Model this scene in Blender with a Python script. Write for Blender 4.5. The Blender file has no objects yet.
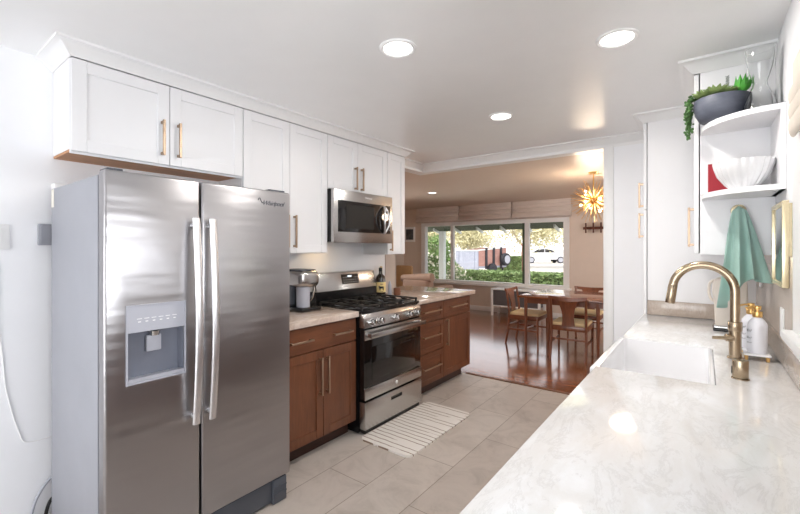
import bpy, bmesh, math, random
from mathutils import Vector, Matrix
random.seed(7)
PI = math.pi
scene = bpy.context.scene
COL = scene.collection

# ------------------------------------------------------------------ camera
cam_d = bpy.data.cameras.new('camera'); cam = bpy.data.objects.new('camera', cam_d); COL.objects.link(cam)
cam.location = (0, 0, 1.378); cam.rotation_euler = (PI / 2, 0, math.atan2(305, 404))
cam_d.sensor_width = 36; cam_d.sensor_fit = 'HORIZONTAL'; cam_d.lens = 404 / 800 * 36
cam_d.shift_y = -9 / 800; cam_d.clip_start = 0.03; cam_d.clip_end = 300
scene.camera = cam
# ------------------------------------------------------------------ view
scene.view_settings.view_transform = 'Standard'; scene.view_settings.look = 'None'
scene.view_settings.gamma = 1; scene.view_settings.use_curve_mapping = False
scene.view_settings.exposure = 0.33
scene.cycles.use_denoising = True
scene.cycles.max_bounces = 10; scene.cycles.diffuse_bounces = 5; scene.cycles.glossy_bounces = 5
scene.cycles.transparent_max_bounces = 16; scene.cycles.sample_clamp_indirect = 6
scene.cycles.caustics_reflective = False; scene.cycles.caustics_refractive = False
# ------------------------------------------------------------------ world and sun
wd = bpy.data.worlds.new('world'); scene.world = wd; wd.use_nodes = True
wn = wd.node_tree; wn.nodes.clear()
sky = wn.nodes.new('ShaderNodeTexSky'); sky.sky_type = 'HOSEK_WILKIE'; sky.turbidity = 6; sky.ground_albedo = 0.5
sky.sun_direction = Vector((-0.3, -0.55, 0.75)).normalized()
hz = wn.nodes.new('ShaderNodeMix'); hz.data_type = 'RGBA'; hz.inputs[0].default_value = 0.75
hz.inputs[7].default_value = (1.0, 1.0, 1.03, 1)
bg = wn.nodes.new('ShaderNodeBackground'); bg.inputs[1].default_value = 2.0
wo = wn.nodes.new('ShaderNodeOutputWorld')
wn.links.new(sky.outputs[0], hz.inputs[6]); wn.links.new(hz.outputs[2], bg.inputs[0]); wn.links.new(bg.outputs[0], wo.inputs[0])

def sun(name, direction, strength, angle, color):
    l = bpy.data.lights.new(name, 'SUN'); l.energy = strength; l.angle = angle; l.color = color
    o = bpy.data.objects.new(name, l); COL.objects.link(o)
    o.rotation_euler = Vector(direction).to_track_quat('-Z', 'Y').to_euler(); return o

def area(name, loc, direction, sx, sy, power, color, portal=False, spread=PI):
    l = bpy.data.lights.new(name, 'AREA'); l.shape = 'RECTANGLE'; l.size = sx; l.size_y = sy
    l.energy = power; l.color = color; l.spread = spread
    if portal: l.cycles.is_portal = True
    o = bpy.data.objects.new(name, l); COL.objects.link(o); o.location = loc
    o.rotation_euler = Vector(direction).to_track_quat('-Z', 'Z').to_euler(); return o

sun('sun', (0.3, 0.55, -0.75), 3.0, 0.03, (1, 0.95, 0.86))
# daylight through the window over the sink and the glass doors behind the kitchen
area('daylight_sink_window', (0.62, 0.6, 1.55), (-1, 0, -0.05), 2.4, 0.95, 62, (0.93, 0.97, 1.0))
area('daylight_patio_door', (-1.1, -3.25, 1.25), (0, 1, 0.05), 2.9, 2.1, 95, (0.96, 0.98, 1.0))
area('fill_dining_side', (1.80, 6.2, 1.45), (-1, 0, -0.1), 2.3, 1.1, 120, (1.0, 0.97, 0.93))  # added fill light outside an unseen window, brightens the dining room
area('fill_living_room', (-6.26, 5.2, 1.45), (1, 0, -0.1), 2.3, 1.1, 120, (1.0, 0.97, 0.93))  # fill lamp added out of view to lift the living room
area('portal_front_window', (-3.8, 8.42, 1.25), (0, -1, 0), 3.3, 1.35, 1, (1, 1, 1), portal=True)

# ------------------------------------------------------------------ materials
def S(r, g, b):
    f = lambda c: (c / 255 / 12.92) if c / 255 <= 0.04045 else ((c / 255 + 0.055) / 1.055) ** 2.4
    return (f(r), f(g), f(b), 1)

def base_mat(name):
    m = bpy.data.materials.new(name); m.use_nodes = True; nt = m.node_tree; nt.nodes.clear()
    out = nt.nodes.new('ShaderNodeOutputMaterial'); p = nt.nodes.new('ShaderNodeBsdfPrincipled')
    nt.links.new(p.outputs[0], out.inputs[0]); return m, nt, p

def coords(nt, scale=(1, 1, 1), loc=(0, 0, 0), rot=(0, 0, 0)):
    tc = nt.nodes.new('ShaderNodeTexCoord'); mp = nt.nodes.new('ShaderNodeMapping')
    mp.inputs['Scale'].default_value = scale; mp.inputs['Location'].default_value = loc; mp.inputs['Rotation'].default_value = rot
    nt.links.new(tc.outputs['Object'], mp.inputs[0]); return mp.outputs[0]

def noise(nt, vec, scale, detail=4, rough=0.55, dist=0):
    n = nt.nodes.new('ShaderNodeTexNoise'); n.inputs['Scale'].default_value = scale; n.inputs['Detail'].default_value = detail
    n.inputs['Roughness'].default_value = rough; n.inputs['Distortion'].default_value = dist
    nt.links.new(vec, n.inputs['Vector']); return n.outputs[0]

def ramp(nt, fac, stops):
    r = nt.nodes.new('ShaderNodeValToRGB'); e = r.color_ramp.elements
    while len(e) < len(stops): e.new(0.5)
    for el, (p, c) in zip(e, stops): el.position = p; el.color = c
    nt.links.new(fac, r.inputs[0]); return r.outputs[0]

def mixc(nt, fac, a, b, mode='MIX'):
    m = nt.nodes.new('ShaderNodeMix'); m.data_type = 'RGBA'; m.blend_type = mode
    for s, v in ((0, fac), (6, a), (7, b)):
        if hasattr(v, 'is_linked'): nt.links.new(v, m.inputs[s])
        else: m.inputs[s].default_value = v
    return m.outputs[2]

def bump(nt, p, height, strength, dist=0.01):
    b = nt.nodes.new('ShaderNodeBump'); b.inputs['Strength'].default_value = strength; b.inputs['Distance'].default_value = dist
    nt.links.new(height, b.inputs['Height']); nt.links.new(b.outputs[0], p.inputs['Normal'])

def mat(name, c, rough=0.5, metal=0.0, var=0.05, vs=6, bmp=0.0, bs=40, stretch=(1, 1, 1), spec=0.5, coat=0.0, trans=0, ior=1.45, sheen=0):
    m, nt, p = base_mat(name)
    v = coords(nt, stretch); n = noise(nt, v, vs)
    lo = tuple(x * (1 - var) for x in c[:3]) + (1,); hi = tuple(min(1, x * (1 + var)) for x in c[:3]) + (1,)
    nt.links.new(ramp(nt, n, [(0.3, lo), (0.7, hi)]), p.inputs['Base Color'])
    p.inputs['Roughness'].default_value = rough; p.inputs['Metallic'].default_value = metal
    p.inputs['Specular IOR Level'].default_value = spec; p.inputs['Coat Weight'].default_value = coat; p.inputs['Coat Roughness'].default_value = 0.08
    p.inputs['Transmission Weight'].default_value = trans; p.inputs['IOR'].default_value = ior; p.inputs['Sheen Weight'].default_value = sheen
    if bmp: bump(nt, p, noise(nt, v, bs), bmp)
    return m

def emit(name, c, s):
    m, nt, p = base_mat(name); p.inputs['Base Color'].default_value = c
    p.inputs['Emission Color'].default_value = c; p.inputs['Emission Strength'].default_value = s; return m

def wood(name, dark, light, rough=0.4, axis='Z', coat=0.0, scale=9):
    m, nt, p = base_mat(name)
    st = {'X': (0.12, 1, 1), 'Y': (1, 0.12, 1), 'Z': (1, 1, 0.12)}[axis]
    v = coords(nt, st); n1 = noise(nt, v, scale, 6, 0.6, 0.8); n2 = noise(nt, v, scale * 8, 3, 0.6)
    c = ramp(nt, n1, [(0.3, dark), (0.7, light)]); d = ramp(nt, n2, [(0.35, (0.8, 0.8, 0.8, 1)), (0.65, (1, 1, 1, 1))])
    nt.links.new(mixc(nt, 1.0, c, d, 'MULTIPLY'), p.inputs['Base Color'])
    p.inputs['Roughness'].default_value = rough; p.inputs['Coat Weight'].default_value = coat
    bump(nt, p, n2, 0.04, 0.003); return m

def steel(name, c, rough, axis=2, waves=0.0):
    m, nt, p = base_mat(name)
    st = [420, 420, 420]; st[axis] = 4.0
    v = coords(nt, tuple(st)); n = noise(nt, v, 6, 3)
    nt.links.new(ramp(nt, n, [(0.3, tuple(x * 0.97 for x in c[:3]) + (1,)), (0.7, c)]), p.inputs['Base Color'])
    rr = nt.nodes.new('ShaderNodeMapRange'); rr.inputs[3].default_value = rough * 0.92; rr.inputs[4].default_value = rough * 1.08
    nt.links.new(n, rr.inputs[0]); nt.links.new(rr.outputs[0], p.inputs['Roughness'])
    p.inputs['Metallic'].default_value = 1
    if waves:
        bump(nt, p, noise(nt, coords(nt, (1, 0.5, 3.0)), 2.6, 2), waves, 0.05)
    return m

def stone(name, base, vein, warm, rough=0.07):
    m, nt, p = base_mat(name)
    v = coords(nt, (2.2, 0.9, 1), rot=(0, 0, 0.5))
    n1 = noise(nt, v, 3.4, 10, 0.68, 0.5); n2 = noise(nt, v, 5, 12, 0.74, 0.6); n3 = noise(nt, v, 1.6, 4, 0.55, 0.4)
    veins = ramp(nt, n2, [(0.47, (0, 0, 0, 1)), (0.5, (1, 1, 1, 1)), (0.53, (0, 0, 0, 1))])
    c = ramp(nt, n1, [(0.35, base), (0.52, warm), (0.68, base)])
    c = mixc(nt, ramp(nt, n3, [(0.45, (0, 0, 0, 1)), (0.7, (0.6, 0.6, 0.6, 1))]), c, warm)
    sc = nt.nodes.new('ShaderNodeMath'); sc.operation = 'MULTIPLY'; sc.inputs[1].default_value = 0.32
    nt.links.new(veins, sc.inputs[0])
    nt.links.new(mixc(nt, sc.outputs[0], c, vein), p.inputs['Base Color'])
    p.inputs['Roughness'].default_value = rough; return m

def bricks(name, cols, mortar, w, h, msize, swap=False, shift=(0, 0), rough=0.3, vertical=None, bmp=0.1, veins=None, grain=False, offset=0.5, coat=0.0):
    m, nt, p = base_mat(name)
    tc = nt.nodes.new('ShaderNodeTexCoord'); sp = nt.nodes.new('ShaderNodeSeparateXYZ'); nt.links.new(tc.outputs['Object'], sp.inputs[0])
    cb = nt.nodes.new('ShaderNodeCombineXYZ')
    a, b = (1, 0) if swap else (0, 1)
    if vertical: a, b = vertical
    for i, (src, sh) in enumerate(((a, shift[0]), (b, shift[1]))):
        ad = nt.nodes.new('ShaderNodeMath'); ad.inputs[1].default_value = sh
        nt.links.new(sp.outputs[src], ad.inputs[0]); nt.links.new(ad.outputs[0], cb.inputs[i])
    br = nt.nodes.new('ShaderNodeTexBrick'); nt.links.new(cb.outputs[0], br.inputs['Vector'])
    br.offset = offset
    br.inputs['Scale'].default_value = 1; br.inputs['Mortar Size'].default_value = msize; br.inputs['Brick Width'].default_value = w
    br.inputs['Row Height'].default_value = h; br.inputs['Mortar Smooth'].default_value = 0.1; br.inputs['Bias'].default_value = 0
    br.inputs['Color1'].default_value = cols[0]; br.inputs['Color2'].default_value = cols[1]; br.inputs['Mortar'].default_value = mortar
    c = br.outputs[0]
    if grain:
        mp = nt.nodes.new('ShaderNodeMapping'); mp.inputs['Scale'].default_value = (1.2, 14, 1); nt.links.new(cb.outputs[0], mp.inputs[0])
        g = ramp(nt, noise(nt, mp.outputs[0], 3.5, 6, 0.65, 0.5), [(0.3, (0.62, 0.6, 0.58, 1)), (0.7, (1.1, 1.1, 1.1, 1))])
        c = mixc(nt, 1.0, c, g, 'MULTIPLY')
    if veins:
        v = noise(nt, cb.outputs[0], 4.0, 10, 0.7, 0.8)
        c = mixc(nt, 1.0, c, ramp(nt, v, [(0.3, veins[0]), (0.5, (1, 1, 1, 1)), (0.7, veins[1])]), 'MULTIPLY')
    nt.links.new(c, p.inputs['Base Color']); p.inputs['Roughness'].default_value = rough; p.inputs['Coat Weight'].default_value = coat
    p.inputs['Coat Roughness'].default_value = 0.12
    iv = nt.nodes.new('ShaderNodeMath'); iv.operation = 'SUBTRACT'; iv.inputs[0].default_value = 1; nt.links.new(br.outputs[1], iv.inputs[1])
    bump(nt, p, iv.outputs[0], bmp, 0.004); return m

def pane_mat(name, tint=(1, 1, 1, 1)):
    m = bpy.data.materials.new(name); m.use_nodes = True; nt = m.node_tree; nt.nodes.clear()
    o = nt.nodes.new('ShaderNodeOutputMaterial'); mx = nt.nodes.new('ShaderNodeMixShader'); fr = nt.nodes.new('ShaderNodeFresnel'); fr.inputs[0].default_value = 1.5
    t = nt.nodes.new('ShaderNodeBsdfTransparent'); t.inputs[0].default_value = tint; g = nt.nodes.new('ShaderNodeBsdfGlossy'); g.inputs['Roughness'].default_value = 0.01
    nt.links.new(fr.outputs[0], mx.inputs[0]); nt.links.new(t.outputs[0], mx.inputs[1]); nt.links.new(g.outputs[0], mx.inputs[2]); nt.links.new(mx.outputs[0], o.inputs[0])
    return m

M = {}
M['wall_white'] = mat('wall_white', S(243, 244, 247), 0.6, var=0.01, bmp=0.02, bs=180)
M['wall_beige'] = mat('wall_beige', S(222, 208, 196), 0.7, var=0.02, bmp=0.03, bs=180)
M['jamb_taupe'] = mat('jamb_taupe', S(186, 172, 162), 0.6, var=0.02)
M['ceiling'] = mat('ceiling_paint', S(243, 243, 243), 0.28, var=0.01, bmp=0.05, bs=5)
M['ceiling_dining'] = mat('ceiling_dining_dimmed', S(214, 196, 180), 0.4, var=0.02, bmp=0.03, bs=8)  # brownish because the room's darkness is put into the colour
M['cab_white'] = mat('cabinet_white', S(233, 233, 235), 0.32, var=0.008)
M['trim_white'] = mat('trim_white', S(238, 238, 238), 0.35, var=0.01)
M['cab_brown'] = wood('cabinet_brown', S(96, 56, 36), S(124, 76, 50), 0.38, 'Z')
M['cab_brown_h'] = wood('cabinet_brown_drawer', S(96, 56, 36), S(124, 76, 50), 0.38, 'Y')
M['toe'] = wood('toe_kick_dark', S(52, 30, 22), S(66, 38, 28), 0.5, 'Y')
M['oak_under'] = wood('oak_underside', S(184, 128, 84), S(206, 150, 104), 0.5, 'Y')
M['brass'] = mat('champagne_brass', S(184, 160, 138), 0.4, 1.0, var=0.03)
M['gold'] = mat('gold_metal', S(226, 184, 118), 0.3, 1.0, var=0.03)
M['faucet'] = steel('brushed_champagne', S(176, 158, 134), 0.26, 2)
M['steel'] = steel('stainless_brushed', S(174, 172, 174), 0.30, 1, 0.13)
M['steel_plain'] = steel('stainless_plain', S(196, 194, 192), 0.26, 1)
M['steel_light'] = steel('stainless_handle', S(232, 232, 234), 0.34, 2)
M['chrome'] = mat('chrome', S(225, 225, 225), 0.08, 1.0, var=0.01)
M['fridge_side'] = mat('fridge_side_grey', S(164, 166, 174), 0.42, 0.15, var=0.03, bmp=0.03, bs=240)
M['grey_plastic'] = mat('grey_plastic', S(150, 152, 160), 0.35, var=0.02)
M['dark_plastic'] = mat('dark_plastic', S(78, 82, 90), 0.4, var=0.03)
M['lightgrey'] = mat('light_grey_plastic', S(176, 178, 188), 0.3, var=0.02)
M['recess_grey'] = mat('recess_grey', S(124, 128, 140), 0.2, var=0.03)
M['black'] = mat('black_enamel', S(22, 21, 22), 0.22, var=0.05)
M['black_matte'] = mat('black_iron', S(26, 25, 25), 0.5, var=0.1)
M['black_glass'] = mat('black_glass', S(18, 16, 16), 0.05, var=0.02, coat=0.5)
M['white_plastic'] = mat('white_plastic', S(240, 240, 240), 0.35, var=0.01)
M['white_ceramic'] = mat('white_ceramic', S(246, 246, 248), 0.08, var=0.005, coat=0.4)
M['ribbed'] = mat('milk_glass', S(222, 222, 223), 0.1, var=0.01, coat=0.5)
M['soap'] = mat('soap_bottle_white', S(238, 238, 244), 0.3, var=0.01)
M['ink'] = mat('ink_grey', S(120, 120, 124), 0.5)
M['ink_white'] = mat('ink_white', S(235, 235, 235), 0.5)
M['counter'] = stone('quartzite_counter', S(240, 241, 243), S(196, 194, 192), S(230, 229, 228))
M['counter_left'] = stone('quartzite_shaded', S(226, 214, 204), S(160, 138, 122), S(198, 178, 164))  # same stone as the right counter, with beige shadow put into the colour
M['splash'] = stone('stone_splash', S(202, 190, 180), S(150, 136, 124), S(178, 164, 152), 0.15)
M['splash_tile'] = bricks('splash_tile', (S(186, 174, 164), S(196, 184, 174)), S(172, 160, 150), 0.6, 0.3, 0.002, rough=0.2, vertical=(1, 2), shift=(5, 5), veins=((0.9, 0.9, 0.9, 1), (1.05, 1.05, 1.05, 1)))
M['tile'] = bricks('floor_tile', (S(182, 172, 164), S(196, 187, 179)), S(138, 126, 116), 0.95, 0.305, 0.0025, swap=True, shift=(7.27, 1.265 + 3.05), rough=0.32,
                   veins=((0.76, 0.75, 0.74, 1), (1.10, 1.10, 1.10, 1)))
M['woodfloor'] = bricks('hardwood_floor', (S(126, 74, 46), S(158, 98, 64)), S(60, 34, 24), 1.1, 0.085, 0.0015, shift=(20, 3), rough=0.17, grain=True, bmp=0.15, coat=0.6)
M['threshold'] = wood('threshold_wood', S(112, 72, 48), S(140, 92, 64), 0.35, 'X')
M['furn'] = wood('furniture_wood', S(108, 60, 38), S(146, 88, 58), 0.3, 'Z', coat=0.25)
M['furn_top'] = wood('table_top_wood', S(120, 68, 44), S(152, 94, 64), 0.14, 'X', coat=0.5)
M['cream'] = mat('cream_seat', S(224, 200, 156), 0.8, var=0.04, bmp=0.1, bs=300)
M['tan'] = mat('tan_leather', S(190, 152, 108), 0.55, var=0.05)
M['taupe'] = mat('taupe_fabric', S(166, 140, 124), 0.9, var=0.06, bmp=0.2, bs=200)
M['shade'] = mat('roman_shade_linen', S(224, 213, 206), 0.9, var=0.10, vs=14, stretch=(0.4, 1, 9), bmp=0.15, bs=160)
M['shade_cream'] = mat('roman_shade_cream', S(222, 212, 200), 0.9, var=0.05, bmp=0.15, bs=160)
M['glass_pane'] = pane_mat('window_glass')
M['vase'] = mat('clear_glass', (0.97, 0.98, 0.98, 1), 0.02, var=0.0, trans=1.0, ior=1.45)
M['mat_white'] = None
M['bowl_dark'] = mat('slate_bowl', S(84, 88, 100), 0.45, var=0.12, vs=18, stretch=(1, 1, 5), bmp=0.15, bs=60)
M['leaf'] = mat('succulent_green', S(138, 160, 98), 0.5, var=0.3, vs=30)
M['leaf_dark'] = mat('succulent_dark', S(62, 96, 48), 0.5, var=0.3, vs=40)
M['leaf_bright'] = mat('succulent_bright', S(82, 168, 62), 0.4, var=0.2, vs=30)
M['leaf_grey'] = mat('succulent_grey', S(120, 130, 120), 0.5, var=0.2)
M['towel'] = mat('green_towel', S(158, 192, 182), 0.95, var=0.06, bmp=0.3, bs=350, sheen=0.2)
M['red'] = mat('red_cover', S(150, 22, 38), 0.5, var=0.05)
M['paper'] = mat('paper', S(232, 228, 218), 0.8, var=0.02)
M['cream_paint'] = mat('cream_plastic', S(222, 214, 204), 0.35, var=0.02)
M['brass_pale'] = mat('pale_gold_frame', S(226, 212, 176), 0.25, 0.7, var=0.03)
M['mirror'] = mat('picture_glass', S(170, 172, 166), 0.04, 1.0, var=0.06, vs=5)
M['amber'] = mat('dark_bottle_glass', S(34, 26, 18), 0.08, var=0.05, coat=0.5)
M['yellow_label'] = mat('yellow_label', S(226, 202, 140), 0.6, var=0.06)
M['copper'] = mat('brown_cup', S(124, 82, 62), 0.4, var=0.05)
M['bronze_wood'] = wood('rack_wood', S(92, 48, 32), S(116, 64, 42), 0.5, 'X')
M['lamp'] = emit('lamp_diffuser', (1, 0.96, 0.9, 1), 4)
M['bulb'] = emit('warm_bulb', (1, 0.78, 0.50, 1), 14)
M['screen'] = emit('clock_digits', (0.8, 0.9, 1, 1), 1.2)
M['photo_dark'] = mat('photo_print', S(70, 72, 78), 0.4, var=0.7, vs=9)
M['greypanel'] = mat('grey_panel', S(92, 88, 90), 0.6, var=0.08)
M['concrete'] = mat('driveway', S(196, 192, 186), 0.9, var=0.06, vs=1)
M['hedge'] = mat('hedge_leaf', S(122, 146, 92), 0.6, var=0.4, vs=6)
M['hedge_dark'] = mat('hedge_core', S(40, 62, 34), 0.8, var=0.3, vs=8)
M['bushleaf'] = mat('bush_leaf', S(116, 146, 84), 0.6, var=0.5, vs=9)
M['flower'] = mat('pale_blossom', S(236, 232, 214), 0.7, var=0.08)
M['treeleaf'] = mat('tree_leaf_overexposed', S(206, 200, 162), 0.7, var=0.35, vs=3)  # colour lightened to stand for overexposed leaves
M['bark'] = mat('pale_bark', S(206, 192, 174), 0.9, var=0.2, vs=8)
M['eave'] = mat('eave_green', S(76, 88, 72), 0.7, var=0.08)
M['post_white'] = mat('post_paint', S(226, 232, 228), 0.6, var=0.03)
M['trailer_grey'] = mat('trailer_panel', S(158, 162, 176), 0.5, 0.2, var=0.08)
M['trailer_board'] = wood('trailer_board', S(176, 128, 118), S(196, 150, 138), 0.8, 'Y')
M['tyre'] = mat('tyre', S(40, 42, 50), 0.7, var=0.1)
M['car_white'] = mat('car_paint', S(236, 238, 242), 0.2, var=0.01, coat=0.6)
M['brickred'] = mat('red_brick', S(160, 104, 92), 0.85, var=0.15, vs=10)
M['blue_rub'] = mat('blue_connector', S(60, 110, 180), 0.5)

def rug_mat():
    m, nt, p = base_mat('striped_mat')
    tc = nt.nodes.new('ShaderNodeTexCoord'); sp = nt.nodes.new('ShaderNodeSeparateXYZ'); nt.links.new(tc.outputs['Object'], sp.inputs[0])
    br = nt.nodes.new('ShaderNodeTexBrick'); cb = nt.nodes.new('ShaderNodeCombineXYZ')
    ax = nt.nodes.new('ShaderNodeMath'); ax.inputs[1].default_value = 4.07; nt.links.new(sp.outputs[0], ax.inputs[0])
    ay = nt.nodes.new('ShaderNodeMath'); ay.inputs[1].default_value = 5; nt.links.new(sp.outputs[1], ay.inputs[0])
    wob = noise(nt, tc.outputs['Object'], 9, 2); sc = nt.nodes.new('ShaderNodeMath'); sc.operation = 'MULTIPLY_ADD'; sc.inputs[1].default_value = 0.02
    nt.links.new(wob, sc.inputs[0]); nt.links.new(ay.outputs[0], sc.inputs[2])
    nt.links.new(ax.outputs[0], cb.inputs[0]); nt.links.new(sc.outputs[0], cb.inputs[1]); nt.links.new(cb.outputs[0], br.inputs['Vector'])
    br.offset = 0.37; br.offset_frequency = 3
    br.inputs['Scale'].default_value = 1; br.inputs['Brick Width'].default_value = 0.33; br.inputs['Row Height'].default_value = 0.047
    br.inputs['Mortar Size'].default_value = 0.0042; br.inputs['Mortar Smooth'].default_value = 0.0
    br.inputs['Color1'].default_value = S(230, 226, 220); br.inputs['Color2'].default_value = S(222, 216, 210); br.inputs['Mortar'].default_value = S(146, 124, 110)
    # keep only the lines along the short side: cover the upright joints
    wv = nt.nodes.new('ShaderNodeMath'); wv.operation = 'MODULO'; wv.inputs[1].default_value = 0.047; nt.links.new(sc.outputs[0], wv.inputs[0])
    lt = nt.nodes.new('ShaderNodeMath'); lt.operation = 'LESS_THAN'; lt.inputs[1].default_value = 0.008; nt.links.new(wv.outputs[0], lt.inputs[0])
    brk = noise(nt, coords(nt, (2.2, 21, 1)), 1.0, 0); gt = nt.nodes.new('ShaderNodeMath'); gt.operation = 'GREATER_THAN'; gt.inputs[1].default_value = 0.34; nt.links.new(brk, gt.inputs[0])
    ml = nt.nodes.new('ShaderNodeMath'); ml.operation = 'MULTIPLY'; nt.links.new(lt.outputs[0], ml.inputs[0]); nt.links.new(gt.outputs[0], ml.inputs[1])
    nt.links.new(mixc(nt, ml.outputs[0], S(230, 225, 219), S(150, 128, 114)), p.inputs['Base Color'])
    p.inputs['Roughness'].default_value = 0.8; return m
M['mat_white'] = rug_mat()

# ------------------------------------------------------------------ mesh helpers
OFF = {}
class MB:
    def __init__(s): s.bm = bmesh.new()
    def _add(s, t):
        me = bpy.data.meshes.new('t'); t.to_mesh(me); t.free(); s.bm.from_mesh(me); bpy.data.meshes.remove(me); return s
    def box(s, x0, x1, y0, y1, z0, z1, bev=0.0, seg=2, xf=None):
        t = bmesh.new(); bmesh.ops.create_cube(t, size=1)
        bmesh.ops.transform(t, verts=t.verts, matrix=Matrix.Translation(((x0 + x1) / 2, (y0 + y1) / 2, (z0 + z1) / 2)) @ Matrix.Diagonal((abs(x1 - x0), abs(y1 - y0), abs(z1 - z0), 1)))
        if bev: bmesh.ops.bevel(t, geom=t.edges[:], offset=bev, segments=seg, affect='EDGES', profile=0.5)
        if xf: bmesh.ops.transform(t, verts=t.verts, matrix=xf)
        return s._add(t)
    def cyl(s, p0, p1, r0, r1=None, seg=20, bev=0.0):
        p0 = Vector(p0); p1 = Vector(p1); r1 = r0 if r1 is None else r1; d = p1 - p0
        t = bmesh.new(); bmesh.ops.create_cone(t, cap_ends=True, segments=seg, radius1=r0, radius2=r1, depth=d.length)
        if bev:
            es = [e for e in t.edges if abs(e.verts[0].co.z - e.verts[1].co.z) < 1e-6]
            bmesh.ops.bevel(t, geom=es, offset=bev, segments=2, affect='EDGES', profile=0.5)
        bmesh.ops.transform(t, verts=t.verts, matrix=Matrix.Translation((p0 + p1) / 2) @ d.to_track_quat('Z', 'Y').to_matrix().to_4x4())
        return s._add(t)
    def sphere(s, c, r, seg=16, sc=(1, 1, 1), xf=None):
        t = bmesh.new(); bmesh.ops.create_uvsphere(t, u_segments=seg, v_segments=max(6, seg // 2), radius=r)
        m = Matrix.Translation(c) @ (xf or Matrix.Identity(4)) @ Matrix.Diagonal((*sc, 1))
        bmesh.ops.transform(t, verts=t.verts, matrix=m); return s._add(t)
    def tube(s, pts, r, seg=12, closed=False, sx=1.0):
        pts = [Vector(p) for p in pts]; n = len(pts); rr = r if isinstance(r, (list, tuple)) else [r] * n
        bm = s.bm; rings = []; up = None
        for i, p in enumerate(pts):
            a = pts[(i - 1) % n] if (i > 0 or closed) else p; b = pts[(i + 1) % n] if (i < n - 1 or closed) else p
            d = (b - a).normalized()
            if up is None:
                up = Vector((0, 0, 1)) if abs(d.z) < 0.9 else Vector((0, 1, 0))
            u = (up - d * up.dot(d)).normalized(); w = d.cross(u); up = u
            rings.append([bm.verts.new(p + (u * math.cos(q) + w * math.sin(q) * sx) * rr[i]) for q in [2 * PI * k / seg for k in range(seg)]])
        for i in range(n if closed else n - 1):
            A, B = rings[i], rings[(i + 1) % n]
            for k in range(seg): bm.faces.new((A[k], A[(k + 1) % seg], B[(k + 1) % seg], B[k]))
        if not closed: bm.faces.new(rings[0][::-1]); bm.faces.new(rings[-1])
        return s
    def lathe(s, prof, c, seg=32, sc=(1, 1), rib=None):
        bm = s.bm; rings = []; cx, cy, cz = c
        for r, z in prof:
            if r < 1e-5: rings.append([bm.verts.new((cx, cy, cz + z))]); continue
            ring = []
            for k in range(seg):
                q = 2 * PI * k / seg; f = 1 + (rib[1] * abs(math.sin(q * rib[0] / 2)) if rib else 0)
                ring.append(bm.verts.new((cx + r * f * math.cos(q) * sc[0], cy + r * f * math.sin(q) * sc[1], cz + z)))
            rings.append(ring)
        for A, B in zip(rings, rings[1:]):
            for k in range(seg):
                j = (k + 1) % seg
                if len(A) == 1 and len(B) == 1: continue
                if len(A) == 1: bm.faces.new((A[0], B[j], B[k])) if False else bm.faces.new((A[0], B[k], B[j]))
                elif len(B) == 1: bm.faces.new((A[k], A[j], B[0]))
                else: bm.faces.new((A[k], A[j], B[j], B[k]))
        return s
    def prism(s, poly, axis, a, b, bev=0.0):
        # poly: 2D points in the two other axes (in order x,y,z without axis)
        def P(u, v, w):
            return {'X': (w, u, v), 'Y': (u, w, v), 'Z': (u, v, w)}[axis]
        t = bmesh.new()
        A = [t.verts.new(P(u, v, a)) for u, v in poly]; B = [t.verts.new(P(u, v, b)) for u, v in poly]; n = len(poly)
        t.faces.new(A); t.faces.new(B[::-1])
        for k in range(n): t.faces.new((A[k], B[k], B[(k + 1) % n], A[(k + 1) % n]))
        bmesh.ops.recalc_face_normals(t, faces=t.faces)
        if bev: bmesh.ops.bevel(t, geom=t.edges[:], offset=bev, segments=2, affect='EDGES', profile=0.5)
        return s._add(t)
    def sweep(s, prof, path):
        # prof: (out, z) points; path: list of (point2d, outward2d) mitred corners
        bm = s.bm; rings = [[bm.verts.new((p[0] + o[0] * u, p[1] + o[1] * u, z)) for u, z in prof] for p, o in path]
        n = len(prof)
        for A, B in zip(rings, rings[1:]):
            for k in range(n): bm.faces.new((A[k], A[(k + 1) % n], B[(k + 1) % n], B[k]))
        bm.faces.new(rings[0]); bm.faces.new(rings[-1][::-1]); bmesh.ops.recalc_face_normals(bm, faces=bm.faces); return s
    def face(s, pts):
        s.bm.faces.new([s.bm.verts.new(p) for p in pts]); return s
    def xform(s, m): bmesh.ops.transform(s.bm, verts=s.bm.verts, matrix=m); return s
    def build(s, name, m, parent=None, kind=None, smooth=40):
        me = bpy.data.meshes.new(name)
        if parent is not None:
            off = OFF[parent.name]; bmesh.ops.translate(s.bm, verts=s.bm.verts, vec=-Vector(off))
        bmesh.ops.recalc_face_normals(s.bm, faces=s.bm.faces) if len(s.bm.faces) < 20000 else None
        s.bm.to_mesh(me); s.bm.free()
        for p in me.polygons: p.use_smooth = True
        me.set_sharp_from_angle(angle=math.radians(smooth))
        for mm in (m if isinstance(m, list) else [m]): me.materials.append(M[mm] if isinstance(mm, str) else mm)
        o = bpy.data.objects.new(name, me); COL.objects.link(o)
        if parent is not None: o.parent = parent; OFF[o.name] = OFF[parent.name]
        else: OFF[o.name] = (0, 0, 0)
        if kind: o['kind'] = kind
        return o

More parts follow.
